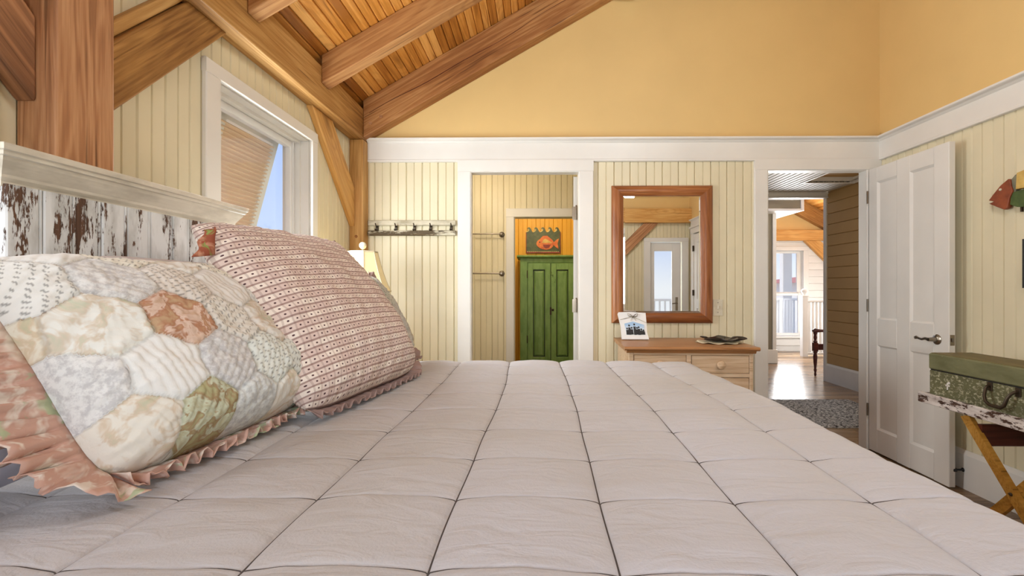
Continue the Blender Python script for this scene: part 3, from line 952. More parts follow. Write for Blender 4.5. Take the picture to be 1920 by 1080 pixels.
def armoire():
    x0, x1, yf, yb, zt = -.215, .585, 6.10, 6.55, 1.560
    t = thing('armoire', 'green painted two-door armoire with dark rubbed edges, framed by the inner doorway', 'armoire', (.185, 6.33, 0))
    b = MB().box(x0, x1, yf + .024, yb, .06, zt)
    b.cbox(x0, x0 + .095, yf, yf + .03, 0, zt, .004).cbox(x1 - .095, x1, yf, yf + .03, 0, zt, .004).cbox(x0, x1, yf + .001, yf + .03, zt - .06, zt, .004).cbox(x0, x1, yf, yf + .03, .04, .16, .004)
    part('body', b, 'armoire', t)
    cr = MB().prism([(yf - .02, zt), (yf - .045, zt + .018), (yf - .045, zt + .036), (yb, zt + .036), (yb, zt)], 0, x0 - .04, x1 + .04)
    part('cornice', cr, 'armoire', t, label='dark worn cornice board')
    xm = (x0 + x1) / 2
    for l, h in ((x0 + .100, xm - .004), (xm + .004, x1 - .100)):
        dz0, dz1 = .17, zt - .066
        d = MB().cbox(l, l + .07, yf - .012, yf + .012, dz0, dz1).cbox(h - .07, h, yf - .012, yf + .012, dz0, dz1).cbox(l + .07, h - .07, yf - .011, yf + .012, dz1 - .085, dz1).cbox(l + .07, h - .07, yf - .011, yf + .012, dz0, dz0 + .1)
        do = part('door', d, 'armoire', t)
        pl, ph, q0, q1 = l + .07, h - .07, dz0 + .1, dz1 - .085
        pm = MB().box(pl, ph, yf + .010, yf + .016, q0, q1)
        g = .02
        P = [(pl + .012, yf + .010, q0 + .012), (ph - .012, yf + .010, q0 + .012), (ph - .012, yf + .010, q1 - .012), (pl + .012, yf + .010, q1 - .012),
             (pl + g + .012, yf - .004, q0 + g + .012), (ph - g - .012, yf - .004, q0 + g + .012), (ph - g - .012, yf - .004, q1 - g - .012), (pl + g + .012, yf - .004, q1 - g - .012)]
        pm.add(P, [(0, 1, 5, 4), (1, 2, 6, 5), (2, 3, 7, 6), (3, 0, 4, 7), (4, 5, 6, 7)])
        part('panel', pm, 'armoire', do)
        gm = MB()
        for a, b_, c_, d_ in ((pl, pl + .012, q0, q1), (ph - .012, ph, q0, q1), (pl, ph, q0, q0 + .012), (pl, ph, q1 - .012, q1)):
            gm.box(a, b_, yf + .006, yf + .0112, c_, d_)
        part('groove', gm, 'armoire_dark', do)
        for z in (.45, 1.3):
            part('hinge', MB().cbox((l - .012) if l < xm - .1 else h, (l) if l < xm - .1 else h + .012, yf - .016, yf - .008, z, z + .10, .002), 'iron', do)
    part('gap_strip', MB().box(xm - .004, xm + .004, yf - .002, yf + .012, .17, zt - .066), 'armoire_dark', t)
    part('latch', MB().cbox(xm - .012, xm + .010, yf - .022, yf - .012, .82, .92, .003).lathe([(.010, 0), (.016, .012), (.006, .02)], (xm + .028, yf - .012, .885), '-Y', 10), 'iron', t)


armoire()


def fish_plaque():
    yb = 6.600; yf = 6.578
    x0, x1, z0, z1 = -.150, .340, 1.660, 1.955
    t = thing('fish_plaque', 'dark green plaque of a fish under curling waves, above the green armoire', 'wall art', ((x0 + x1) / 2, yb, z0))
    part('board', MB().cbox(x0, x1, yf, yb - .001, z0, z1, .003), 'art_green', t)
    br = MB().cbox(x0, x1, yf - .004, yf, z0, z0 + .018).cbox(x0, x0 + .010, yf - .004, yf, z0, z1).cbox(x1 - .010, x1, yf - .004, yf, z0, z1)
    part('border', br, 'art_maroon', t)
    bx = MB()
    for k in range(16):
        bx.cbox(x0 + .018 + k * .0285, x0 + .036 + k * .0285, yf - .005, yf, z0 + .018, z0 + .026, .001)
    part('border_dots', bx, 'art_cream', t)
    n = 5
    for k in range(n):
        cx = x0 + (k + .5) * (x1 - x0) / n
        w = (x1 - x0) / n
        crest = [(cx - w * .5, z1 - .002), (cx - w * .16, z1 + .010), (cx - w * .02, z1 + .040), (cx - w * .10, z1 + .052), (cx - w * .24, z1 + .040), (cx - w * .30, z1 + .046), (cx - w * .22, z1 + .066),
                 (cx, z1 + .072), (cx + w * .20, z1 + .054), (cx + w * .34, z1 + .022), (cx + w * .5, z1 - .002)]
        part('wave', MB().prism(crest, 1, yf, yb - .001), 'art_green', t)
        cur = [(cx - w * .44, z1 + .006), (cx - w * .22, z1 + .014), (cx - w * .06, z1 + .036), (cx - w * .12, z1 + .048), (cx - w * .22, z1 + .036), (cx - w * .30, z1 + .042)]
        part('foam', MB().tube([(q[0], yf - .002, q[1]) for q in cur], [.009, .010, .008, .007, .006, .004], 6), 'art_cream', t)
    cx, cz = .120, 1.795
    body = []
    for k in range(40):
        a = 2 * math.pi * k / 40
        r = 1.0
        body.append((cx + .122 * math.cos(a), cz + .085 * math.sin(a) * (1 + .12 * math.cos(a))))
    fo = part('fish_body', MB().prism(body, 1, yf - .012, yf), 'art_orange', t)
    part('fish_back', MB().prism([(cx - .045, cz + .008), (cx - .025, cz + .055), (cx + .01, cz + .066), (cx + .05, cz + .045), (cx + .105, cz + .008)], 1, yf - .016, yf - .011), 'fish_gold', t)
    part('fish_belly', MB().prism([(cx - .03, cz - .014), (cx + .085, cz - .014), (cx + .06, cz - .055), (cx + .01, cz - .07), (cx - .02, cz - .05)], 1, yf - .016, yf - .011), 'art_maroon', t)
    part('fish_tail', MB().prism([(cx + .105, cz), (cx + .16, cz + .055), (cx + .196, cz + .072), (cx + .176, cz), (cx + .19, cz - .075), (cx + .15, cz - .05)], 1, yf - .010, yf), 'art_orange', t)
    part('fish_fin', MB().prism([(cx - .07, cz + .070), (cx - .03, cz + .108), (cx + .03, cz + .112), (cx + .09, cz + .062), (cx + .03, cz + .08)], 1, yf - .010, yf), 'art_orange', t)
    part('fish_eye', MB().lathe([(.010, 0), (.008, .004)], (cx - .075, yf - .012, cz + .02), '-Y', 10), 'black', t)


fish_plaque()

# ------------------------------------------------------------------ hall and far room beyond the right doorway
HW = 3.64
HZ = 2.365
wh = struct('wall_hall_right', MB().box(HW + .014, HW + .12, 3.56, 5.90, 0, 2.6), 'ochre')
hboards(wh, 'ochre', (-1, 0, 0), HW + .014, .225, HZ, .1335, 3.56, 5.90)
struct('trim_hall', MB().cbox(HW - .016, HW + .13, 5.895, 5.95, 0, HZ, .004), 'white')
struct('baseboard_hall', MB().prism([(HW + .014 - d * 1.6, z) for d, z in bp], 1, 3.56, 5.94), 'white')
struct('wall_hall_front', MB().box(2.65, HW + .12, 3.46, 3.56, 0, 2.6), 'white')
hc = struct('ceiling_hall', wall_mb(1, 0, 1, 0, 1, 0, 1, []), 'white') if False else None
HX0, HX1, HY0, HY1 = 3.03, 3.58, 4.55, 5.33      # attic hatch
cm = MB().box(1.25, HX0, 3.56, 7.0, HZ + .014, HZ + .1).box(HX1, HW + .12, 3.56, 5.9, HZ + .014, HZ + .1).box(HX0, HX1, 3.56, HY0, HZ + .014, HZ + .1).box(HX0, HX1, HY1, 5.9, HZ + .014, HZ + .1).box(HX0, HW + .12, 5.9, 5.96, HZ + .014, HZ + .1)
hc = struct('ceiling_hall', cm, 'white')
x = 1.30
bcm = {}
while x < HW:
    segs = [(3.56, 5.9)] if not (HX0 - .02 < x < HX1) else [(3.56, HY0), (HY1, 5.9)]
    for a, b in segs:
        key = round(b - a, 3)
        if key not in bcm:
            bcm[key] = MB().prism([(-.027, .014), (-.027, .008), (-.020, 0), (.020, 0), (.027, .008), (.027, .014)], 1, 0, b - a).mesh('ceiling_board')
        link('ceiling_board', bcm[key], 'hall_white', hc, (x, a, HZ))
    x += .060
struct('trim_hatch', MB().cbox(HX0 - .03, HX0, HY0, HY1, HZ - .008, HZ + .02).cbox(HX0 - .03, HX1 + .03, HY1, HY1 + .03, HZ - .008, HZ + .02).cbox(HX1, HX1 + .03, HY0, HY1, HZ - .008, HZ + .02), 'white')
hb = struct('hatch', MB().box(HX0, HX1, HY0, HY1, HZ + .10, HZ + .12), 'ochre')
for k in range(4):
    y_ = HY1 - .004 - k * .09
    struct('board', MB().cbox(HX0, HX1, y_ - .086, y_, HZ + .06, HZ + .10, .005), 'ochre', hb)
struct('trim_header', MB().cbox(1.3, HW, 5.88, 5.96, 2.300, HZ, .004).cbox(1.3, HW, 5.868, 5.972, 2.296, 2.312, .003).cbox(1.3, HW, 5.868, 5.972, 2.345, HZ + .002, .003), 'white')
struct('wall_hall_left', MB().box(1.25, 1.30, 3.56, 7.0, 0, 2.6), 'cream')

# pier at the left of the hall opening
wp = struct('wall_pier', MB().box(2.2, 3.66, 7.30, 7.42, 0, 2.33), 'pier')
struct('corner_board', MB().cbox(3.66, 3.72, 7.285, 7.43, .20, 2.33, .004), 'white', wp)
struct('baseboard_pier', MB().cbox(2.2, 3.735, 7.275, 7.44, 0, .215, .006), 'white')
# boxed soffit
sf = struct('soffit', MB().box(2.2, 3.98, 7.02, 8.72, 2.322, 2.60), 'white_cool')
struct('panel', MB().box(2.2, 3.93, 7.002, 7.022, 2.355, 2.475), 'pier', sf)
struct('frame', MB().cbox(3.93, 3.98, 6.99, 7.03, 2.32, 2.60).cbox(2.2, 3.94, 6.99, 7.03, 2.318, 2.352).cbox(2.2, 3.94, 6.99, 7.03, 2.478, 2.60), 'white', sf)

YF = 8.70
DF = (4.05, 4.93, .28, 1.862)
wf = struct('wall_far', wall_mb(1, YF + .014, YF + .15, 2.2, 6.0, 0, 2.08, [DF]), 'white_cool')
hboards(wf, 'white_cool', (0, -1, 0), YF + .014, 0.10, 2.05, .128, 2.2, 5.9, [mid(DF, .05)])
struct('wall_far_upper', MB().box(2.2, 6.0, YF, YF + .15, 2.05, 3.6), 'yellow')
struct('wall_far_right', MB().box(5.9, 6.0, 5.9, YF, 0, 2.3), 'white_cool')
struct('wall_far_near', MB().box(HW + .12, 6.0, 5.80, 5.90, 0, 3.4), 'white_cool')
timber('far_beam', [(3.3, 2.040), (5.9, 2.040), (5.9, 2.232), (3.3, 2.232)], 1, YF - .10, YF - .001, 'timber_light', (1, 0, 0), 'pale beam crossing the yellow gable of the far room', 'beam')
timber('knee_brace', [(4.92, 2.039), (5.20, 2.039), (5.62, 1.62), (5.62, 1.34)], 1, YF - .08, YF - .002, 'timber_light', (1, 0, -1), 'pale diagonal brace on the white wall of the far room', 'brace')
cz2 = lambda x: 2.83 - .55 * (x - 4.76)
fc = struct('ceiling_far', MB().prism([(2.2, cz2(2.2) + .012), (6.0, cz2(6.0) + .012), (6.0, cz2(6.0) + .1), (2.2, cz2(2.2) + .1)], 1, 5.85, YF + .1), 'ceiling')
a2 = math.atan(.55)
cb2 = MB().prism([(-.042, .012), (-.042, .005), (-.034, -.002), (.034, -.002), (.042, .005), (.042, .012)], 1, 5.9, YF).mesh('ceiling_board')
x = 3.6
while x < 5.95:
    o = link('ceiling_board', cb2, 'ceiling', fc, (x, 0, cz2(x))); o.rotation_euler = (0, a2, 0)
    x += .0845 * math.cos(a2)
for y0, y1, dep, lb in ((YF - .12, YF - .002, .29, 'deep rafter against the yellow gable of the far room'), (7.75, 7.86, .17, 'nearer rafter of the far room with a bright lower edge')):
    timber('rafter', [(3.4, cz2(3.4) - .003 - dep), (5.88, cz2(5.88) - .003 - dep), (5.88, cz2(5.88) - .003), (3.4, cz2(3.4) - .003)], 1, y0, y1, 'timber', (1, 0, -.55), lb, 'rafter')

# far door/window
dfo = struct('window_4', MB().cbox(DF[0] - .1, DF[0], YF - .02, YF + .014, .10, 1.862).cbox(DF[1] , DF[1] + .095, YF - .02, YF + .014, 0, 1.862).cbox(DF[0] - .1, DF[1] + .095, YF - .022, YF + .014, 1.862, 1.935)
             .cbox(DF[0] - .1, DF[1], YF - .05, YF + .014, .25, .285), 'white_cool')
sa = MB()
for z0, z1, yy in ((.285, 1.075, YF + .03), (1.045, 1.86, YF + .07)):
    sa.cbox(DF[0], DF[0] + .05, yy, yy + .035, z0, z1).cbox(DF[1] - .075, DF[1], yy, yy + .035, z0, z1).cbox(DF[0] + .05, DF[1] - .075, yy, yy + .035, z1 - .045, z1).cbox(DF[0] + .05, DF[1] - .075, yy, yy + .035, z0, z0 + .05)
struct('sash', sa, 'white_cool', dfo)
struct('pane', MB().box(DF[0] + .04, DF[1] - .06, YF + .045, YF + .049, .32, 1.04), 'glass', dfo)
struct('pane', MB().box(DF[0] + .04, DF[1] - .06, YF + .085, YF + .089, 1.08, 1.83), 'glass', dfo)

# stair railing with newel
def railing():
    t = thing('stair_railing', 'white stair railing with flat pickets and a ball-topped newel, in the far room', 'railing', (5.0, 8.05, 0))
    nw = MB().cbox(4.53, 4.62, 8.0, 8.09, 0, 1.02, .006).cbox(4.52, 4.63, 7.99, 8.10, 1.02, 1.045, .004)
    part('newel', nw, 'white_cool', t)
    part('newel_ball', MB().lathe([(.02, 1.045), (.026, 1.06), (.018, 1.07), (.038, 1.09), (.046, 1.115), (.038, 1.14), (.012, 1.158)], (4.575, 8.045, 0), 'Z', 14), 'white_cool', t, smooth=True)
    part('handrail', MB().cbox(4.62, 5.88, 8.01, 8.08, .925, .965, .008), 'white_cool', t)
    part('bottom_rail', MB().cbox(4.62, 5.88, 8.02, 8.07, .03, .07, .004), 'white_cool', t)
    pk = None; x = 4.66
    while x < 5.85:
        m = MB().cbox(-.019, .019, -.010, .010, .07, .925, .003)
        pk = pk or m.mesh('picket')
        link('picket', pk, 'white_cool', t, (x - 5.0, 0, 0)); x += .062


railing()


def bench():
    t = thing('hall_bench', 'dark mahogany bench with turned legs peeping out beyond the ochre wall', 'bench', (4.2, 6.12, 0))
    prof = [(.010, 0), (.016, .02), (.010, .045), (.020, .075), (.013, .10), (.022, .18), (.026, .26), (.018, .30), (.028, .315), (.020, .33)]
    prof2 = [(.020, .44), (.028, .455), (.014, .475), (.022, .51), (.016, .545), (.024, .565), (.024, .58)]
    for x_, y_ in ((3.715, 6.27), (3.84, 5.96), (4.75, 6.27), (4.75, 5.96)):
        l = MB().lathe(prof, (x_, y_, 0), 'Z', 12).cbox(x_ - .028, x_ + .028, y_ - .028, y_ + .028, .33, .44, .004)
        part('leg', l, 'mahogany', t, smooth=True)
    for y_, xa in ((6.27, 3.715), (5.96, 3.84)):
        for x_ in (xa, 4.75):
            part('arm_post', MB().lathe(prof2, (x_, y_, 0), 'Z', 12), 'mahogany', t, smooth=True)
        part('arm', MB().tube([(xa - .025, y_, .590), (xa, y_, .605), (xa + .065, y_, .600), (4.72, y_, .600)], [.026, .03, .020, .022], 10), 'mahogany', t, smooth=True)
    part('seat_rail', MB().cbox(3.74, 4.73, 6.255, 6.285, .345, .425, .004).cbox(3.86, 4.73, 5.945, 5.975, .345, .425, .004), 'mahogany', t)
    part('seat', MB().cbox(3.87, 4.73, 5.93, 6.29, .425, .445, .006), 'mahogany', t)


bench()


def rug():
    nx, ny = 90, 70
    x0, x1, y0, y1 = 2.0, 3.25, 3.93, 4.90
    P = np.zeros((nx, ny, 3))
    for i in range(nx):
        for j in range(ny):
            x_ = x0 + (x1 - x0) * i / (nx - 1); y_ = y0 + (y1 - y0) * j / (ny - 1)
            z_ = .013 + .008 * noise.noise((x_ * 28, y_ * 60, 0))
            if i in (0, nx - 1) or j in (0, ny - 1): z_ = .001
            P[i, j] = (x_, y_, z_)
    mb = MB().grid(P)
    t = thing('hall_rug', 'black and white speckled shag rug on the hall floor', 'rug', ((x0 + x1) / 2, (y0 + y1) / 2, 0))
    part('pile', mb, 'rug', t, smooth='all')
    fr = MB()
    for k in range(150):
        x_ = x0 + (x1 - x0) * (k + .5) / 150
        for yy, s in ((y0, -1), (y1, 1)):
            fr.add([(x_ - .002, yy, .006), (x_ + .002, yy, .006), (x_ + .003 * math.sin(k * 7), yy + s * .03, .002)], [(0, 1, 2)])
    f = part('fringe', fr, 'rug', t); f['kind'] = 'stuff'


rug()

# ------------------------------------------------------------------ outside
struct('ground', MB().box(-60, 60, -60, 80, -3.3, -3.2), 'ground')
pd = struct('porch_deck', MB().box(3.2, 6.6, 8.86, 10.3, -.12, -.02), 'white_cool')
def porch_rail():
    t = thing('porch_railing', 'white balcony railing outside the far room window', 'railing', (4.8, 10.2, 0))
    part('handrail', MB().cbox(3.3, 6.5, 10.17, 10.25, .90, .95, .006), 'white_cool', t)
    part('bottom_rail', MB().cbox(3.3, 6.5, 10.18, 10.24, .04, .09, .006), 'white_cool', t)
    pk = MB().cbox(-.02, .02, -.02, .02, .09, .90, .004).mesh('picket')
    x = 3.4
    while x < 6.45:
        link('picket', pk, 'white_cool', t, (x - 4.8, .01, 0)); x += .115


porch_rail()
for x_, lb in ((5.25, 'square white porch column seen through the far window'), (6.3, 'square white porch column further along the far porch')):
    single('porch_column', MB().cbox(x_, x_ + .2, 10.02, 10.16, -.02, 3.0, .01).cbox(x_ - .03, x_ + .23, 10.0, 10.19, 0, .14, .006), 'white_cool', lb, 'column')


def house(x0, x1, y, zt, label, red=True):
    t = thing('neighbour_house', label, 'house', ((x0 + x1) / 2, y, -3.2))
    part('wall', MB().box(x0, x1, y, y + 6, -3.2, zt), 'white_cool', t)
    part('roof', MB().prism([(x0 - .6, zt), (x1 + .6, zt), ((x0 + x1) / 2, zt + .5)], 1, y - .5, y + 6.5), 'house_red', t)
    for k in range(3):
        xx = x0 + (x1 - x0) * (k + .5) / 3
        part('window', MB().cbox(xx - .45, xx + .45, y - .04, y, zt - 2.3, zt - .9, .02), 'sheet', t)


house(16.3, 23, 29, 1.5, 'white neighbour house with a red roof far beyond the porch')
house(1.0, 8.0, -26, -1.2, 'pale house far off behind the glass rear door')
# rear balcony outside the glass door
pd2 = struct('rear_deck', MB().box(-1.4, 4.0, -2.9, -.96, -.12, -.02), 'white_cool')
def rear_rail():
    t = thing('rear_railing', 'white deck railing outside the rear glass door, seen in the mirror', 'railing', (1.3, -2.8, 0))
    part('handrail', MB().cbox(-1.4, 4.0, -2.84, -2.76, .90, .95, .006), 'white_cool', t)
    part('bottom_rail', MB().cbox(-1.4, 4.0, -2.82, -2.78, .08, .13, .006), 'white_cool', t)
    for x_ in (-1.3, .3, 1.9, 3.5):
        part('post', MB().cbox(x_, x_ + .09, -2.845, -2.755, -.02, 1.02, .006), 'white_cool', t)
    pk = MB().cbox(-.016, .016, -.016, .016, .13, .90, .003).mesh('picket')
    x = -1.2
    while x < 3.9:
        link('picket', pk, 'white_cool', t, (x - 1.3, 0, 0)); x += .11


rear_rail()

# ------------------------------------------------------------------ bed with headboard
def bed():
    t = thing('bed', 'king bed with a headboard of peeling white planks under a moulded cornice', 'bed', (-.20, 1.41, 0))
    fr = MB().cbox(-1.10, .70, .52, .56, .25, .40, .006).cbox(-1.10, .70, 2.26, 2.30, .25, .40, .006).cbox(.66, .70, .56, 2.26, .25, .40, .006).box(-1.10, .66, .56, 2.26, .30, .36)
    part('bed_frame', fr, 'mahogany', t)
    for x_ in (-1.02, .62):
        for y_ in (.56, 2.26):
            part('leg', MB().lathe([(.022, 0), (.026, .03), (.030, .12), (.034, .25)], (x_, y_, 0), 'Z', 12), 'mahogany', t, smooth=True)
    part('mattress', MB().cbox(-1.12, .68, .53, 2.29, .36, .765, .05), 'pillowcase', t)
    hb = MB().cbox(-1.225, -1.186, 1.03, 1.79, .10, 1.395, .004)
    h = part('headboard', hb, 'crown', t)
    ys = [1.010, 1.088, 1.166, 1.237, 1.314, 1.395, 1.480, 1.551, 1.624, 1.695, 1.790]
    for k, (a, b) in enumerate(zip(ys[:-1], ys[1:])):
        g = .0035
        X0, X1 = -1.186, -1.165 + .0015 * math.sin(k * 2.3)
        poly = [(X0, a + .0008), (X1 - g, a + .0008), (X1, a + g), (X1, b - g - .009), (X1 - g, b - .0085), (X1 - .0005, b - .006), (X1 - .0005, b - .003), (X1 - g, b - .0008), (X0, b - .0008)]
        m = MB().prism(poly, 2, .50, 1.400)
        off = ORG[t.name]
        cy = (a + b) / 2
        o = link('plank', m.mesh('plank', (X1, cy, .9)), 'headboard', h)
        o.location = (X1 - off[0], cy - off[1], .9 - off[2])
    prof = [(0, .0), (.006, .002), (.008, .012), (.016, .020), (.018, .026), (.030, .040), (.040, .052), (.044, .060), (.050, .062), (.052, .070), (.058, .072), (.060, .084), (.058, .086), (0, .086)]
    bx = -1.180
    # cornice with mitred returns at both ends
    mb = MB(); n = len(prof)
    for d, z in prof: mb.v.append((-1.235, 1.012 - d * .75, 1.393 + z))
    for d, z in prof: mb.v.append((bx + d, 1.012 - d * .75, 1.393 + z))
    for d, z in prof: mb.v.append((bx + d, 1.778 + d * .45, 1.393 + z))
    for d, z in prof: mb.v.append((-1.235, 1.778 + d * .45, 1.393 + z))
    for r in range(3):
        for i in range(n - 1):
            mb.f.append((r * n + i, r * n + i + 1, (r + 1) * n + i + 1, (r + 1) * n + i))
    mb.f += [(n - 1, 2 * n - 1, 3 * n - 1, 4 * n - 1), (0, 3 * n, 2 * n, n)]
    mb.f.append(tuple(range(n))); mb.f.append(tuple(3 * n + i for i in range(n)))
    part('cornice', mb, 'crown', h)
    return t


bed()

XS = np.array([-1.34, -1.09, -.852, -.612, -.374, -.130, .114, .342, .575, .80, 1.03, 1.27, 1.5])
YS = np.array([-.2, .0, .20, .395, .597, .808, 1.0, 1.195, 1.39, 1.588, 1.765, 1.950, 2.150, 2.345, 2.54, 2.74, 2.94])
YC, HW_, FOOT, TOPZ, RR = 1.41, .865, .708, .800, .095


def quilt_point(si, ti, lift=0.0):
    """quilt coordinates (seams on straight lines) -> draped world point"""
    s = si - .010 * math.sin(2.9 * ti + si * 2) - .008 * noise.noise((si * 2, ti * 3, 4))
    t = ti - .008 * noise.noise((si * 3, ti * 2, 9)) - .004 * math.sin(7 * si)
    dx = max(0.0, s - FOOT); dy = max(0.0, abs(t - YC) - HW_); sg = 1 if t > YC else -1
    d = math.hypot(dx, dy)
    bx = min(s, FOOT); by = min(max(t, YC - HW_), YC + HW_)
    if d < RR * math.pi / 2:
        h = RR * math.sin(d / RR); v = RR * (1 - math.cos(d / RR)); a = d / RR
    else:
        h = RR + (d - RR * math.pi / 2) * .10; v = RR + (d - RR * math.pi / 2); a = math.pi / 2
    ux, uy = (dx / d, sg * dy / d) if d > 1e-9 else (0, 0)
    p = Vector((bx + ux * h, by + uy * h, TOPZ - v))
    nrm = Vector((ux * math.sin(a), uy * math.sin(a), math.cos(a)))
    A = abs(math.sin(math.pi * np.interp(si, XS, range(len(XS)))))
    B = abs(math.sin(math.pi * np.interp(ti, YS, range(len(YS)))))
    if A < 1e-6: A = 0
    if B < 1e-6: B = 0
    hgt = lift + (.0165 * A ** .36) * (.50 + .50 * B ** .30)
    e_ = A ** .5
    hgt += .0050 * noise.noise((s * 3.2, t * 8, 1)) * e_ + .0030 * noise.noise((s * 8, t * 26, 2)) * (1 - B * .5) * e_
    hgt += .0026 * noise.noise((s * 26, t * 9, 5)) * (1 - B * .8) * e_ + .0020 * noise.noise((s * 14, t * 30, 8)) * (1 - A * .7) * e_
    hgt += .009 * noise.noise((s * 1.3, t * 1.6, 7))
    if d > RR * 1.2: p += Vector((ux, uy, 0)) * (.012 * math.sin(s * 14 + t * 13) * min(1, (d - RR) * 4))
    return p + nrm * hgt


def seam_samples(K, lo, hi, n):
    out = []
    for a, b in zip(K[:-1], K[1:]):
        for k in range(n):
            q = k / n
            w = .5 - .5 * math.cos(math.pi * q)
            x_ = a + (b - a) * (.65 * w + .35 * q)
            if lo <= x_ <= hi: out.append(x_)
    return out


def comforter():
    t = thing('comforter', 'greige boxed comforter with stitched squares spread over the bed', 'comforter', (-.15, YC, .35))
    ss = seam_samples(XS, -1.11, 1.16, 30)
    tt = seam_samples(YS, YC - HW_ - .52, YC + HW_ + .52, 28)
    P = np.zeros((len(ss), len(tt), 3))
    for i, a in enumerate(ss):
        for j, b in enumerate(tt):
            P[i, j] = quilt_point(a, b)
    part('cover', MB().grid(P), 'quilt', t, smooth='all')
    # stitched seams: the thread drawn tight along the valleys
    for xs in XS[2:10]:
        part('long_seam', MB().tube([quilt_point(xs, q, .0007) for q in tt], .0018, 5), 'thread', t)
    for yv in YS[3:14]:
        part('cross_seam', MB().tube([quilt_point(q, yv, .0003) for q in ss if q < 1.0], .0013, 4), 'thread', t)


comforter()


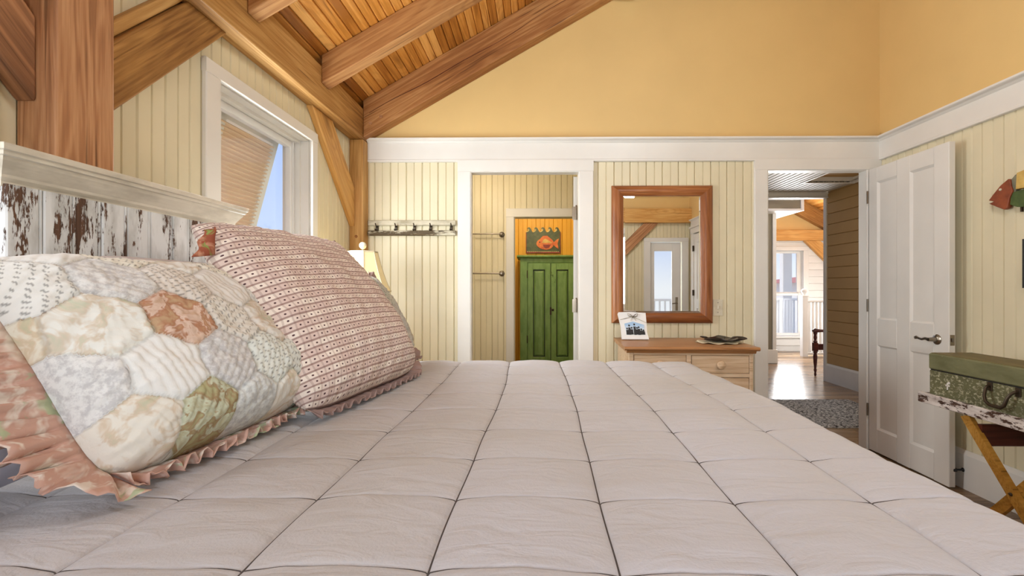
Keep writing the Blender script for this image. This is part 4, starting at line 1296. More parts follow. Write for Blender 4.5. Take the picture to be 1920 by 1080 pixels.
# ------------------------------------------------------------------ pillows
def pillow(name, label, group, base, u, v, W, H, T, mat, nu=110, nv=90, seed=0, wr=.004, disp=None, attrs=None, ruffle=None, pinch=.05, slump=.05, boxy=2.6, rcorner=.05):
    base = Vector(base); u = Vector(u).normalized(); v = Vector(v).normalized(); n = u.cross(v).normalized(); v = n.cross(u).normalized()
    th = thing(name, label, 'pillow', tuple(base), group)

    def pos(a, b, side, hgt=0.0):
        rc = 1 - rcorner * (a * a * b * b) ** 2
        x_ = rc * W / 2 * a * (1 - pinch * (1 - b * b) * abs(a) ** 3)
        y_ = H / 2 * (rc * b * (1 - pinch * (1 - a * a) * abs(b) ** 3) + 1)
        th_ = T / 2 * ((1 - abs(a) ** boxy) * (1 - abs(b) ** boxy)) ** .5 * (1 - .22 * b)
        q = .5 * (b + 1)
        bend = -slump * q * q
        w = wr * noise.noise((a * 3.1 + seed, b * 3.1, seed * 1.7)) * 1.6 + wr * .6 * noise.noise((a * 9 + seed, b * 7, 3.3))
        # gathers running in from the corners and edges
        e_ = max(abs(a), abs(b))
        w += wr * .8 * max(0, e_ - .6) * math.sin(34 * (a - b) + 6 * noise.noise((a * 4, b * 4, seed)))
        off = bend + side * th_ * (1.05 if side > 0 else .85) + (w * min(1, th_ * 40) if side > 0 else 0) + hgt
        p = base + u * x_ + v * y_ + n * off
        # the pillow settles on the bed and never goes below it
        zmin = .822
        if p.z < zmin: p = Vector((p.x + (zmin - p.z) * .12, p.y, zmin + .002 * (p.z - zmin)))
        return p

    A = np.linspace(-1, 1, nu); B = np.linspace(-1, 1, nv)
    A = np.sin(A * math.pi / 2) * .35 + A * .65; B = np.sin(B * math.pi / 2) * .35 + B * .65
    F = np.zeros((nu, nv, 3)); K = np.zeros((nu, nv, 3))
    col = np.ones((nu, nv, 4)); kin = np.zeros((nu, nv))
    for i, a in enumerate(A):
        for j, b in enumerate(B):
            hh = 0.0
            if disp:
                hh, c_, k_ = disp(W / 2 * a, H / 2 * b)
                col[i, j] = c_; kin[i, j] = k_
                hh *= min(1.0, 4 * (1 - max(abs(a), abs(b))) + .1)
            F[i, j] = pos(a, b, 1, hh)
            K[i, j] = pos(a, b, -1)
    mb = MB().grid(F); nf = len(mb.v); mb.grid(K)
    me = mb.mesh(name, tuple(base))
    uvl = me.uv_layers.new(name='UVMap')
    uv = [((a + 1) / 2 * W / .62, (b + 1) / 2 * H / .62) for a in A for b in B] * 2
    li = np.zeros(len(me.loops), dtype=np.int32); me.loops.foreach_get('vertex_index', li)
    uvl.data.foreach_set('uv', np.array(uv)[li].ravel())
    if disp:
        ca = me.attributes.new('pc', 'FLOAT_COLOR', 'POINT')
        ca.data.foreach_set('color', np.concatenate([col.reshape(-1, 4), np.tile([.78, .74, .68, 1.0], (nu * nv, 1))]).ravel())
        ka = me.attributes.new('pk', 'FLOAT', 'POINT')
        ka.data.foreach_set('value', np.concatenate([kin.ravel(), np.zeros(nu * nv)]))
    o = link('cover', me, mat, th, smooth='all'); ORG[o.name] = tuple(base)
    if ruffle:
        rw, rmat, amp, freq, sides = ruffle
        per = []
        NS = 150
        def side_pts(k):
            for q in np.linspace(-1, 1, NS):
                yield {'b': (q, -1), 'r': (1, q), 't': (-q, 1), 'l': (-1, -q)}[k]
        for k in 'brtl':
            if k in sides: per.append((k, list(side_pts(k))))
        mbr = MB(); rows = 8
        for k, pts in per:
            wid = rw[k] if isinstance(rw, dict) else rw
            G = np.zeros((len(pts), rows, 3))
            for i, (a, b) in enumerate(pts):
                P0 = pos(a, b, 0)
                q = (i / (NS - 1)) * 2 - 1
                out = {'b': -v, 'r': u, 't': v, 'l': -u}[k]
                # fan the ruffle round the corners
                tang = {'b': u, 'r': v, 't': -u, 'l': -v}[k]
                out = (out + tang * (max(0, abs(q) - .86) / .14) * (1 if q > 0 else -1) * .9).normalized()
                flat = 0.0
                if k == 'b': flat = 1.0
                elif k == 'r': flat = max(0, 1 - (q + 1) * 4)
                elif k == 'l': flat = max(0, 1 - (1 - q) * 4)
                fwd = Vector((n.x, n.y, 0)).normalized()
                for r in range(rows):
                    f = r / (rows - 1)
                    ph = freq * q * W + 2.2 * noise.noise((q * 3, seed, f * .6)) + .5 * f
                    wv = math.sin(ph) + .45 * math.sin(2.3 * ph + 1)
                    d = (out * (1 - flat) + (fwd * .85 + out * .25) * flat).normalized()
                    nn = (n * (1 - flat) + Vector((0, 0, 1)) * flat).normalized()
                    p = P0 + d * wid * f * (1 + .12 * noise.noise((q * 9, f, seed))) + nn * amp * wv * f ** .8 + tang * amp * .5 * math.cos(ph * 1.1) * f
                    lowz = .823 + .004 * f + max(0, amp * .8 * (wv + .6) * f * flat)
                    if p.z < lowz: p.z = lowz
                    G[i, r] = p
            mbr.grid(G)
        ro = part('ruffle', mbr, rmat, th, smooth='all')
        so = ro.modifiers.new('cloth', 'SOLIDIFY'); so.thickness = .0018
    return th, pos, n


# hexagon patches of the quilted sham
random.seed(3)
HEXR = .074
SPECIAL = {}
PAL = [((222, 220, 214), 1.0), ((230, 226, 214), 0.33), ((222, 216, 200), 0.66), ((212, 210, 206), 1.0), ((224, 216, 194), 0.66), ((224, 222, 216), 0.0), ((220, 212, 192), 0.33), ((212, 216, 206), 0.66)]


def hex_cell(x_, y_):
    q = (math.sqrt(3) / 3 * x_ - y_ / 3) / HEXR; r = (2 / 3 * y_) / HEXR
    cx, cz = q, r; cy = -cx - cz
    rx, ry, rz = round(cx), round(cy), round(cz)
    ex, ey, ez = abs(rx - cx), abs(ry - cy), abs(rz - cz)
    if ex > ey and ex > ez: rx = -ry - rz
    elif ey > ez: ry = -rx - rz
    else: rz = -rx - ry
    px = HEXR * math.sqrt(3) * (rx + rz / 2); py = HEXR * 1.5 * rz
    lx, ly = x_ - px, y_ - py
    ap = HEXR * math.sqrt(3) / 2
    edge = 9.0
    for k in range(6):
        a = math.radians(60 * k)
        edge = min(edge, ap - (lx * math.cos(a) + ly * math.sin(a)))
    return (rx, rz), lx, ly, max(0.0, edge)


def make_patch(special, seed, ox, oy, rot, pal=PAL):
    cr, sr = math.cos(rot), math.sin(rot)
    def f(x_, y_):
        xx = (x_ - ox) * cr - (y_ - oy) * sr; yy = (x_ - ox) * sr + (y_ - oy) * cr
        xx += .006 * noise.noise((x_ * 14, y_ * 14, seed)); yy += .006 * noise.noise((x_ * 14, y_ * 14, seed + 5))
        key, lx, ly, e_ = hex_cell(xx, yy)
        rnd = random.Random(key[0] * 131 + key[1] * 17 + seed)
        if key in special: rgb, kind = special[key]
        else: rgb, kind = rnd.choice(pal)
        if kind != .5: rgb = tuple(q * .58 + w * .42 for q, w in zip(rgb, (230, 234, 234)))
        c = srgb(*rgb)
        ang_ = rnd.random() * math.pi
        al = lx * math.cos(ang_) + ly * math.sin(ang_); pe = -lx * math.sin(ang_) + ly * math.cos(ang_)
        h_ = .0085 * min(1, e_ / .012) ** .6
        h_ += .0030 * abs(math.sin(al / .016 * math.pi)) ** .7
        h_ += (.0036) * noise.noise((x_ * 40, y_ * 40, seed + 2)) + .002 * noise.noise((al * 24, pe * 110, seed))
        if kind == .66:      # woven dashes
            st = (math.sin(pe / .0085 * 2 * math.pi) > .55) and (math.sin(al / .022 * 2 * math.pi + round(pe / .0085) * 2.1) > .25)
            if st: c = tuple(c[i] * .42 for i in range(3)) + (1,)
        if e_ < .0028: c = tuple(c[i] * .82 for i in range(3)) + (1,)
        return h_, c, kind
    return f


sp1 = {(-1, 0): ((220, 196, 180), .5), (0, -2): ((198, 204, 180), .5), (-2, 0): ((232, 232, 222), .33), (-2, -1): ((224, 224, 222), 1.0), (0, -1): ((210, 210, 210), 1.0), (-1, 1): ((214, 204, 192), .66),
       (-3, 0): ((228, 218, 190), .33), (-1, -2): ((228, 220, 202), .33), (-2, -2): ((224, 218, 204), .66), (-3, 1): ((228, 228, 222), .66), (-2, 1): ((220, 218, 214), 1.0), (0, 1): ((214, 206, 196), 0.0), (1, -1): ((214, 220, 210), .66),
       (-1, -1): ((232, 232, 228), 0.0), (1, -2): ((208, 212, 208), 1.0), (0, 0): ((218, 212, 200), .66), (1, 0): ((222, 216, 206), .33), (1, 1): ((212, 208, 198), 1.0), (-1, 2): ((226, 222, 212), .33)}
pillow('patchwork_sham', 'cream hexagon patchwork sham with a wide rose floral ruffle, nearest on the bed', 'ruffled shams',
       (-.700, 1.075, .826), (.083, .997, 0), (-.50, .04, .865), .63, .50, .24, 'patch', 230, 190, 11, .006,
       make_patch(sp1, 11, .015, .0, .12), None, ({'b': .060, 'l': .100}, 'ruffle', .017, 78, 'bl'), .03, .05, 2.9, .10)

pillow('plaid_sham', 'mauve checked sham with small dots and a narrow ruffle, midway along the bed', 'ruffled shams',
       (-.545, 1.535, .826), (.171, .985, 0), (-.50, -.03, .866), .680, .660, .25, 'plaid', 150, 140, 23, .008,
       None, None, (.050, 'plaid', .012, 70, 'br'), .03, .07, 2.7, .08)

pillow('patchwork_sham', 'sage and cream patchwork sham mostly hidden behind the checked one', 'ruffled shams',
       (-.640, 1.985, .826), (.12, .99, 0), (-.40, .02, .9), .58, .47, .18, 'patch', 110, 90, 31, .006,
       make_patch({}, 41, .03, .02, .5, [((172, 166, 146), .33), ((182, 174, 158), 1.0), ((166, 164, 140), .66)]), None, (.055, 'plaid', .010, 85, 'br'), .05, .04)

pillow('bed_pillow', 'plain pale lilac pillow peeping up between the patchwork sham and the planks', 'plain pillows',
       (-.985, 1.47, .826), (.02, 1, 0), (-.24, 0, .97), .62, .455, .17, 'pillowcase', 70, 60, 47, .008, None, None, None, .04, .02, 2.2)
pillow('bed_pillow', 'plain lavender blue pillow low at the left edge, under the floral ruffle', 'plain pillows',
       (-.900, .515, .826), (-.02, 1, 0), (-.62, 0, .78), .66, .38, .19, 'sheet', 70, 60, 53, .008, None, None, None, .04, .03, 2.2)


def flap():
    """the turned-over top corner of the checked sham with its floral lining"""
    o = [q for q in bpy.data.objects if q.name.startswith('plaid_sham')][0]
    G = np.zeros((14, 12, 3))
    for i in range(14):
        for j in range(12):
            a = i / 13; b = j / 11
            y_ = 1.245 - .055 * a * (.35 + .65 * b) ; z_ = 1.335 - .075 * b - .010 * a
            x_ = -.865 + .016 * math.sin(a * 3) - .02 * a + .006 * math.sin(b * 11) * a
            G[i, j] = (x_, y_, z_)
    f = part('corner_flap', MB().grid(G), 'flap', o, label='turned-over corner showing a rust and green floral lining', smooth='all')
    s = f.modifiers.new('cloth', 'SOLIDIFY'); s.thickness = .003


flap()


# ------------------------------------------------------------------ nightstand and lamp beyond the bed
def nightstand():
    t = thing('nightstand', 'small wooden nightstand beyond the bed, holding the lamp', 'nightstand', (-1.06, 2.88, 0))
    part('top', MB().cbox(-1.24, -.87, 2.66, 3.10, .700, .725, .006), 'pine_top', t)
    part('case', MB().cbox(-1.22, -.89, 2.68, 3.08, .50, .70, .004), 'pine', t)
    part('drawer', MB().cbox(-.892, -.880, 2.71, 3.05, .53, .68, .004), 'pine', t)
    for x_ in (-1.205, -.905):
        for y_ in (2.695, 3.065):
            part('leg', MB().cbox(x_ - .02, x_ + .02, y_ - .02, y_ + .02, 0, .50, .004), 'pine', t)


nightstand()


def lamp():
    cx, cy = -1.085, 2.90
    t = thing('table_lamp', 'table lamp with a pale bell shade and ball finial, behind the checked sham', 'lamp', (cx, cy, .726))
    part('base', MB().lathe([(.075, .726), (.078, .74), (.05, .755), (.028, .78), (.05, .85), (.062, .92), (.045, 1.0), (.022, 1.04), (.016, 1.10), (.012, 1.12)], (cx, cy, 0), 'Z', 20), 'lace', t, smooth=True)
    part('stem', MB().tube([(cx, cy, 1.11), (cx, cy, 1.415)], .006, 8), 'nickel', t)
    prof = [(.168, 1.150), (.156, 1.175), (.140, 1.215), (.122, 1.265), (.106, 1.320), (.094, 1.365), (.088, 1.395)]
    N = 8; mb = MB(); rows = []
    for r, z in prof:
        for k in range(N):
            a = 2 * math.pi * (k + .5) / N
            mb.v.append((cx + r * math.cos(a), cy + r * math.sin(a), z))
    for i in range(len(prof) - 1):
        for k in range(N): mb.f.append((i * N + k, i * N + (k + 1) % N, (i + 1) * N + (k + 1) % N, (i + 1) * N + k))
    sh = part('lamp_shade', mb, 'shade', t)
    s = sh.modifiers.new('t', 'SOLIDIFY'); s.thickness = .002
    rb = MB()
    for k in range(N):
        a = 2 * math.pi * (k + .5) / N
        rb.tube([(cx + (r + .0015) * math.cos(a), cy + (r + .0015) * math.sin(a), z) for r, z in prof], .0022, 5)
    for r, z in (prof[0], prof[-1]):
        ring = [(cx + (r + .001) * math.cos(2 * math.pi * (k + .5) / N), cy + (r + .001) * math.sin(2 * math.pi * (k + .5) / N), z) for k in range(N + 1)]
        rb.tube(ring, .0045, 6)
    part('trim', rb, 'lace', t)
    part('finial', MB().lathe([(.004, 1.40), (.006, 1.412), (.012, 1.416), (.020, 1.424), (.0225, 1.434), (.020, 1.446), (.011, 1.455), (.002, 1.457)], (cx, cy, 0), 'Z', 14), 'plate', t, smooth=True)
    point('lamp_bulb', (cx, cy, 1.27), 1.6, (1.0, .82, .55), .03)


lamp()


# ------------------------------------------------------------------ hook rail on the back wall
def hook_rail():
    y1 = YB - .001
    t = thing('hook_rail', 'weathered white double rail with small iron hooks on the boarded wall', 'coat rack', (-.92, y1, 1.55))
    part('upper_rail', MB().cbox(-1.240, -.596, y1 - .022, y1, 1.630, 1.668, .004), 'rack_paint', t)
    part('lower_rail', MB().cbox(-1.238, -.594, y1 - .030, y1, 1.556, 1.592, .004).box(-1.238, -.594, y1 - .034, y1 - .029, 1.570, 1.575), 'rack_paint', t)
    for x_ in (-1.178, -1.036, -.900, -.780, -.628):
        h = MB().cbox(x_ - .010, x_ + .010, y1 - .012, y1, 1.585, 1.636, .002)
        h.tube([(x_, y1 - .012, 1.625), (x_ + .004, y1 - .032, 1.618), (x_ + .006, y1 - .050, 1.628), (x_ + .004, y1 - .056, 1.642)], .0045, 6)
        h.tube([(x_, y1 - .012, 1.600), (x_ - .004, y1 - .028, 1.592), (x_ - .005, y1 - .036, 1.602)], .004, 6)
        part('hook', h, 'iron', t)


hook_rail()


# ------------------------------------------------------------------ mirror on the back wall
def wall_mirror():
    x0, x1, z0, z1 = .550, 1.287, .913, 1.919
    y1 = YB - .001
    t = thing('wall_mirror', 'tall mirror in a broad orange pine frame above the dresser', 'mirror', ((x0 + x1) / 2, y1, z0))
    prof = [(0, 0), (0, .014), (.004, .020), (.014, .028), (.032, .037), (.050, .036), (.066, .027), (.072, .020), (.076, .019), (.080, .012), (.080, .004)]
    cor = [(x0, z0, 1, 1), (x1, z0, -1, 1), (x1, z1, -1, -1), (x0, z1, 1, -1)]
    for k in range(4):
        mb = MB(); n = len(prof)
        for c in (cor[k], cor[(k + 1) % 4]):
            for w, d in prof:
                mb.v.append((c[0] + c[2] * w * 1.08, y1 - d, c[1] + c[3] * w * .94))
        for i in range(n):
            mb.f.append((i, (i + 1) % n, n + (i + 1) % n, n + i))
        mb.f += [tuple(range(n)), tuple(range(n, 2 * n))]
        part('frame_side', mb, 'frame_wood' if k % 2 == 0 else 'frame_wood_v', t, smooth=True)
    g = MB(); a0, a1, b0, b1 = x0 + .078, x1 - .078, z0 + .068, z1 - .068; w = .020; ya, yb = y1 - .006, y1 - .0085
    P = [(a0, ya, b0), (a1, ya, b0), (a1, ya, b1), (a0, ya, b1), (a0 + w, yb, b0 + w), (a1 - w, yb, b0 + w), (a1 - w, yb, b1 - w), (a0 + w, yb, b1 - w)]
    g.add(P, [(0, 1, 5, 4), (1, 2, 6, 5), (2, 3, 7, 6), (3, 0, 4, 7), (4, 5, 6, 7)])
    part('mirror_glass', g, 'mirror', t, label='bevelled mirror glass')


M['frame_wood_v'] = wood('orange_pine_frame_upright', srgb(116, 64, 32), srgb(154, 94, 52), srgb(188, 128, 80), 'Z', 0.3, 0.12)
wall_mirror()


def switch():
    y1 = YB - .001
    t = thing('light_switch', 'cream light switch plate right of the mirror', 'light switch', (1.328, y1, .97))
    part('plate', MB().cbox(1.293, 1.363, y1 - .006, y1, .968, 1.086, .003), 'plate', t)
    part('toggle', MB().cbox(1.323, 1.333, y1 - .018, y1 - .006, 1.018, 1.040, .002), 'plate', t)
    part('screw', MB().lathe([(.003, 0), (.002, .001)], (1.328, y1 - .006, 1.062), '-Y', 8), 'iron', t)
    part('screw', MB().lathe([(.003, 0), (.002, .001)], (1.328, y1 - .006, .992), '-Y', 8), 'iron', t)


switch()


# ------------------------------------------------------------------ dresser
def dresser():
    fx, fy = .540, 2.862
    t = thing('dresser', 'stripped pine dresser with round wooden knobs under the mirror', 'dresser', (fx, fy, 0))
    x0, x1, yb, zt = fx, fx + .812, 3.405, .810
    tp = [(yb, .787), (fy + .012, .787), (fy + .004, .791), (fy, .797), (fy + .002, .804), (fy + .008, .810), (yb, .810)]
    top = MB().prism(tp, 0, x0, x1).prism([(yb, .770), (fy + .026, .770), (fy + .018, .787), (yb, .787)], 0, x0 + .016, x1 - .016)
    part('top', top, 'pine_top', t)
    cx0, cx1, cf = x0 + .030, x1 - .030, fy + .034
    c = MB().box(cx0 + .02, cx1 - .02, cf + .02, yb, .08, .77)
    c.cbox(cx0, cx0 + .030, cf, yb, .02, .77, .003).cbox(cx1 - .022, cx1, cf, yb, .02, .77, .003)
    xm = (cx0 + cx1) / 2 - .010
    for za, zb in ((.757, .772), (.622, .645), (.405, .425), (.19, .21), (.06, .09)):
        c.cbox(cx0 + .03, cx1 - .022, cf, cf + .03, za, zb, .002)
    c.cbox(xm - .014, xm + .014, cf, cf + .03, .645, .757, .002)
    part('case', c, 'pine', t)
    kn = lambda x_, z_: MB().lathe([(.012, 0), (.011, .010), (.014, .014), (.024, .019), (.027, .027), (.024, .036), (.014, .042), (.002, .044)], (x_, cf + .001, z_), '-Y', 18)
    rows = [(.647, .755, ((cx0 + .033, xm - .017), (xm + .017, cx1 - .025))), (.428, .619, ((cx0 + .033, cx1 - .025),)), (.213, .402, ((cx0 + .033, cx1 - .025),)), (.093, .187, ((cx0 + .033, cx1 - .025),))]
    for za, zb, cols in rows:
        for l, h in cols:
            d = part('drawer', MB().cbox(l, h, cf + .003, cf + .022, za, zb, .002), 'pine', t)
            xs = ((l + h) / 2 - (.002 if len(cols) == 2 else 0),) if len(cols) == 2 else (l + .17, h - .17)
            for q in xs: part('knob', kn(q, (za + zb) / 2), 'pine', d, smooth=True)
    for x_ in (cx0 + .03, cx1 - .03):
        for y_ in (cf + .03, yb - .04):
            part('foot', MB().lathe([(.018, 0), (.030, .02), (.032, .045), (.022, .062)], (x_, y_, 0), 'Z', 12), 'pine', t, smooth=True)
    t.rotation_euler = (0, 0, math.radians(-2.2))


dresser()


def photo_frame():
    o = Vector((.682, 3.225, .8115)); t = thing('photo_frame', 'small whitewashed photo frame with a twine bow, leaning on the dresser', 'photo frame', tuple(o))
    U = Vector((1, -.06, -.010)); V = Vector((-.055, .36, .93)).normalized(); N = U.cross(V).normalized()
    f = lambda a, b, d: tuple(o + U * a + V * b + N * d)
    def slab(poly, d0, d1):
        n = len(poly); mb = MB()
        return mb.add([f(a, b, d0) for a, b in poly] + [f(a, b, d1) for a, b in poly], [(i, (i + 1) % n, n + (i + 1) % n, n + i) for i in range(n)] + [tuple(range(n - 1, -1, -1)), tuple(range(n, 2 * n))])
    poly = [(-.094, .0), (.090, .002), (.082, .055), (.088, .115), (.092, .192), (-.010, .198), (-.094, .195), (-.102, .185), (-.092, .10)]
    part('frame', slab(poly, 0, .016), 'white_cool', t)
    part('print', slab([(-.062, .030), (.066, .030), (.070, .105), (-.004, .128), (-.064, .112)], .0155, .0175), 'print', t)
    ppl = MB()
    for k, (a, b, h) in enumerate(((-.050, .032, .052), (-.034, .032, .078), (-.018, .034, .056), (.002, .032, .088), (.018, .034, .056), (.030, .032, .064), (.046, .034, .044), (.060, .034, .036))):
        ppl.add([f(a - .009, b, .018), f(a + .009, b, .018), f(a + .008, b + h * .68, .018), f(a - .008, b + h * .68, .018)], [(0, 1, 2, 3)])
        ppl.add([f(a - .006, b, .0182), f(a, b + h * .2, .0182), f(a + .006, b, .0182)], [(0, 1, 2)])
        ppl.add([f(a + .0065 * math.cos(q * math.pi / 4), b + h * .85 + .0075 * math.sin(q * math.pi / 4), .018) for q in range(8)], [tuple(range(8))])
    part('print_figures', ppl, 'black', t, label='dark group of people in the beach print')
    tw = MB()
    for s in (-1, 1):
        tw.tube([f(0, .162, .020), f(s * .018, .178, .026), f(s * .036, .184, .024), f(s * .030, .166, .024), f(0, .160, .021)], .0022, 5)
        tw.tube([f(0, .160, .020), f(s * .012, .146, .022), f(s * .018, .134, .020)], .002, 5)
        tw.tube([f(s * .004, .162, .019), f(s * .05, .138 if s > 0 else .15, .019), f(s * .09, .118 if s > 0 else .14, .018)], .0018, 5)
    part('twine_bow', tw, 'rack_paint', t)
    part('easel', MB().add([f(-.02, .14, 0), f(.02, .14, 0), f(.02, .145, 0), f(-.02, .145, 0), (o.x - .02, o.y + .13, .8115), (o.x + .02, o.y + .13, .8115), (o.x + .02, o.y + .135, .8115), (o.x - .02, o.y + .135, .8115)],
                           [(0, 1, 5, 4), (2, 3, 7, 6), (0, 4, 7, 3), (1, 2, 6, 5), (4, 5, 6, 7), (0, 3, 2, 1)]), 'white_cool', t)


photo_frame()


def dish():
    cx, cy = 1.225, 3.09
    ring = MB(); nr, na = 7, 72; G = np.zeros((na, nr, 3))
    for i in range(na):
        a = 2 * math.pi * i / na
        for r in range(nr):
            q = r / (nr - 1); rad = q * (1 + .10 * abs(math.sin(a * 8)) * q)
            z_ = .8125 + .006 * q * q * (1 + math.sin(a * 8 + 1)) * .7
            G[i, r] = (cx - .03 + .135 * rad * math.cos(a), cy - .015 + .105 * rad * math.sin(a), z_)
    ring.grid(G, closed_u=True)
    d = single('doily', ring, 'lace', 'cream lace doily under the dark dish on the dresser', 'doily', smooth='all')
    s = d.modifiers.new('t', 'SOLIDIFY'); s.thickness = .002
    t = thing('leaf_dish', 'dark leaf-shaped dish with pointed lobes on the lace doily', 'dish', (cx, cy, .818))
    na, nr = 90, 9; G = np.zeros((na, nr, 3))
    for i in range(na):
        a = 2 * math.pi * i / na
        lobe = .62 + .38 * abs(math.cos(a * 2.5 + .2)) ** 1.6
        for r in range(nr):
            q = r / (nr - 1); rad = q * lobe
            z_ = .819 + .022 * q ** 2.2 + .007 * q * math.sin(a * 5) 
            G[i, r] = (cx + .158 * rad * math.cos(a), cy + .115 * rad * math.sin(a), z_)
    o = part('bowl', MB().grid(G, closed_u=True), 'dark_dish', t, smooth='all')
    s = o.modifiers.new('t', 'SOLIDIFY'); s.thickness = .003
    v = MB()
    for k in range(5):
        a = (math.pi * k - .2) / 2.5
        v.tube([(cx + .158 * q * .96 * math.cos(a), cy + .115 * q * .96 * math.sin(a), .8205 + .022 * q ** 2.2 + .007 * q * math.sin(a * 5)) for q in np.linspace(.05, 1, 8)], .002, 5)
    part('rib', v, 'iron', t)


dish()


# ------------------------------------------------------------------ tray stand and tool chest by the right wall
def stand():
    t = thing('tray_stand', 'folding wooden stand under a long tray with peeling white paint', 'tray stand', (2.22, 2.08, 0))
    y0, y1, xf, xb = 1.62, 2.533, 2.048, 2.42
    part('tray_bottom', MB().cbox(xf + .012, xb - .012, y0 + .012, y1 - .012, .566, .582, .003), 'tray_paint_y', t)
    part('tray_rim', MB().cbox(xf, xf + .018, y0, y1, .563, .617, .003), 'tray_paint_y', t, label='front rim with peeling white paint')
    part('tray_rim', MB().cbox(xb - .018, xb, y0, y1, .563, .617, .003), 'tray_paint_y', t)
    for y_ in (y0, y1 - .016):
        part('tray_end', MB().cbox(xf + .018, xb - .018, y_, y_ + .016, .563, .612, .003), 'tray_paint', t)
    for x_, sw in ((2.075, 0), (2.375, 0)):
        for s in (1, -1):
            xa = x_ + (.0 if s > 0 else .024 * (1 if x_ < 2.2 else -1))
            yc, zc = 2.058, .272
            top = (yc + s * .222, .5625); bot = (yc - s * .207, 0)
            d = Vector((0, bot[0] - top[0], bot[1] - top[1])).normalized(); w = Vector((0, -d.z, d.y)) * .027
            a, b = Vector((0, *top)), Vector((0, *bot))
            pol = [(p.y, p.z) for p in (a - w, a + w, b + w, b - w)]
            pol = [(p, min(max(q, 0.0), .5625)) for p, q in pol]
            part('leg', MB().prism(pol, 0, xa - .011, xa + .011), 'leg_wood', t)
        part('pivot', MB().lathe([(.008, 0), (.008, .003), (.004, .006)], (x_ - .011 if x_ < 2.2 else x_ - .03, 2.058, .272), '-X', 10), 'iron', t)
    part('stretcher', MB().cbox(2.080, 2.372, 2.205, 2.232, .430, .530, .004), 'mahogany', t, label='dark red crossbar')
    part('stretcher', MB().cbox(2.10, 2.350, 1.925, 1.952, .09, .13, .004), 'leg_wood', t)


M['tray_paint_y'] = chipped('peeling_white_tray_long', srgb(226, 218, 212), srgb(92, 66, 54), srgb(176, 164, 156), 'Y', 0.535, 1.4, st=(6, 16), vary=.02)
M['box_green_y'] = chipped('worn_olive_paint_long', srgb(120, 120, 86), srgb(176, 172, 140), srgb(100, 100, 68), 'Y', 0.645, 1.4, st=(12, 16), vary=.02)
M['box_lower_y'] = chipped('scuffed_olive_paint_long', srgb(108, 106, 74), srgb(190, 186, 154), srgb(94, 94, 66), 'Y', 0.60, 2.0, st=(20, 26))
M['box_lid_y'] = chipped('rusty_olive_lid_long', srgb(116, 106, 66), srgb(160, 134, 84), srgb(98, 86, 52), 'Y', 0.57, 1.2, st=(5, 9))
stand()


def chest():
    y0, y1, xf, xb, z0 = 1.70, 2.496, 2.080, 2.300, .6172
    z0 = .5825
    zb = .633
    t = thing('tool_chest', 'scuffed olive green metal tool chest with a bail handle, on the tray', 'chest', (2.19, 2.1, z0))
    part('body', MB().cbox(xf, xb, y0, y1, z0, .739, .005), 'box_lower_y', t)
    part('lid', MB().cbox(xf - .002, xb + .002, y0 - .002, y1 + .002, .743, .826, .006), 'box_green_y', t, label='smoother olive lid')
    part('lid_top', MB().cbox(xf + .004, xb - .004, y0 + .004, y1 - .004, .824, .8295, .002), 'box_lid_y', t, label='rusty worn lid top')
    part('seam', MB().box(xf + .003, xb - .003, y0 + .003, y1 - .003, .738, .744), 'black', t)
    hd = MB(); xh = xf - .004
    hd.tube([(xf, 2.166, .722), (xf - .014, 2.166, .722), (xf - .024, 2.164, .712), (xf - .034, 2.160, .680), (xf - .038, 2.150, .655), (xf - .038, 2.130, .642), (xf - .038, 2.082, .642), (xf - .038, 2.066, .655), (xf - .034, 2.056, .690), (xf - .026, 2.050, .708), (xf - .014, 2.040, .722), (xf, 2.040, .722)],
            [.006, .006, .006, .0065, .0075, .008, .008, .0075, .0065, .006, .006, .006], 8)
    part('handle', hd, 'iron', t, smooth=True)
    for y_ in (2.166, 2.040):
        part('handle_mount', MB().cbox(xf - .006, xf, y_ - .012, y_ + .012, .700, .738, .002), 'iron', t)
    k = MB().cbox(xf - .003, xf, 2.385, 2.392, .655, .690, .001).cbox(xf - .003, xf, 2.376, 2.398, .672, .680, .001).lathe([(.007, 0), (.006, .003)], (xf, 2.381, .690), '-X', 8)
    part('key_plate', k, 'white', t, label='chipped pale keyhole plate')


chest()


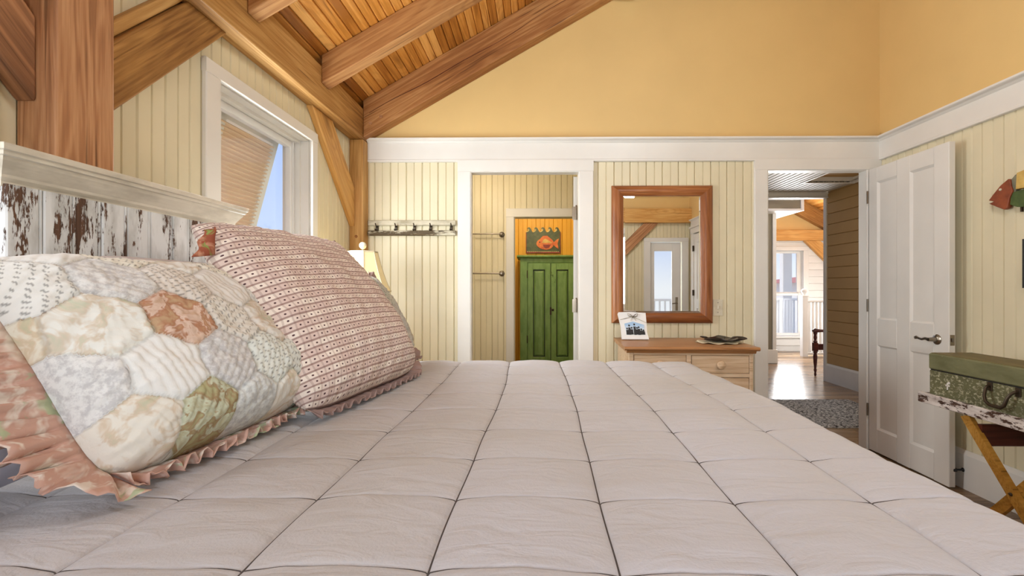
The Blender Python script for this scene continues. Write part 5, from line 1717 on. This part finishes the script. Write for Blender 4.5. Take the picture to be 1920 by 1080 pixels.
# ------------------------------------------------------------------ wooden fish and picture on the right wall
def wood_fish():
    X1 = XR - .004
    t = thing('wooden_fish', 'carved wooden fish with a rust red head on the boarded right wall', 'wall art', (X1, 2.30, 1.66))
    def slab(name, poly, d0, d1, mat):
        return part(name, MB().prism(poly, 0, X1 - d1, X1 - d0), mat, t, bevel=.003)
    head = [(2.585, 1.648), (2.560, 1.676), (2.520, 1.716), (2.478, 1.742), (2.468, 1.735), (2.464, 1.70), (2.455, 1.675), (2.472, 1.640), (2.484, 1.590), (2.500, 1.584), (2.540, 1.605), (2.582, 1.630), (2.560, 1.640)]
    slab('head', head, .006, .030, 'fish_red')
    slab('jaw', [(2.583, 1.636), (2.556, 1.640), (2.560, 1.634), (2.580, 1.630)], .010, .034, 'plate')
    slab('gill_band', [(2.474, 1.735), (2.452, 1.756), (2.430, 1.764), (2.436, 1.70), (2.455, 1.655), (2.470, 1.67), (2.470, 1.71)], .004, .022, 'fish_grey')
    slab('back', [(2.440, 1.764), (2.30, 1.79), (2.16, 1.765), (2.05, 1.70), (2.05, 1.67), (2.20, 1.672), (2.445, 1.68)], .004, .026, 'fish_gold')
    slab('belly', [(2.470, 1.668), (2.36, 1.676), (2.05, 1.672), (2.05, 1.655), (2.18, 1.585), (2.33, 1.570), (2.440, 1.588), (2.476, 1.606)], .002, .024, 'fish_green')
    slab('tail', [(2.07, 1.665), (1.98, 1.75), (1.95, 1.76), (1.97, 1.665), (1.95, 1.58), (1.98, 1.59)], .004, .022, 'fish_red')
    part('eye', MB().lathe([(.007, 0), (.006, .004)], (X1 - .030, 2.518, 1.694), '-X', 10), 'plate', t)
    part('hanger', MB().cbox(X1 - .012, X1, 2.428, 2.436, 1.562, 1.60, .001), 'iron', t)


wood_fish()


def picture():
    X1 = XR - .001
    y0, y1, z0, z1 = 2.02, 2.422, 1.17, 1.42
    t = thing('framed_picture', 'black framed picture on the right wall, just its edge in view', 'picture', (X1, (y0 + y1) / 2, z0))
    f = MB().cbox(X1 - .022, X1, y0, y0 + .025, z0, z1).cbox(X1 - .022, X1, y1 - .025, y1, z0, z1).cbox(X1 - .022, X1, y0 + .025, y1 - .025, z1 - .025, z1).cbox(X1 - .022, X1, y0 + .025, y1 - .025, z0, z0 + .025)
    part('frame', f, 'black', t)
    part('mat_board', MB().box(X1 - .012, X1 - .004, y0 + .02, y1 - .02, z0 + .02, z1 - .02), 'white', t)


picture()


def wall_light():
    c = (.66, YB, 3.28)
    t = thing('wall_light', 'small white light fixture high on the yellow wall at the top edge', 'wall light', c)
    part('back_plate', MB().lathe([(.05, 0), (.05, .012), (.03, .02)], (c[0], YB - .001, 3.36), '-Y', 18), 'white', t, smooth=True)
    part('arm', MB().tube([(c[0], YB - .015, 3.36), (c[0], YB - .10, 3.36), (c[0], YB - .12, 3.34)], .010, 8), 'white', t)
    part('dome', MB().lathe([(.073, 3.272), (.075, 3.276), (.070, 3.30), (.050, 3.325), (.015, 3.338)], (c[0], YB - .12, 0), 'Z', 22), 'white', t, smooth=True)


wall_light()
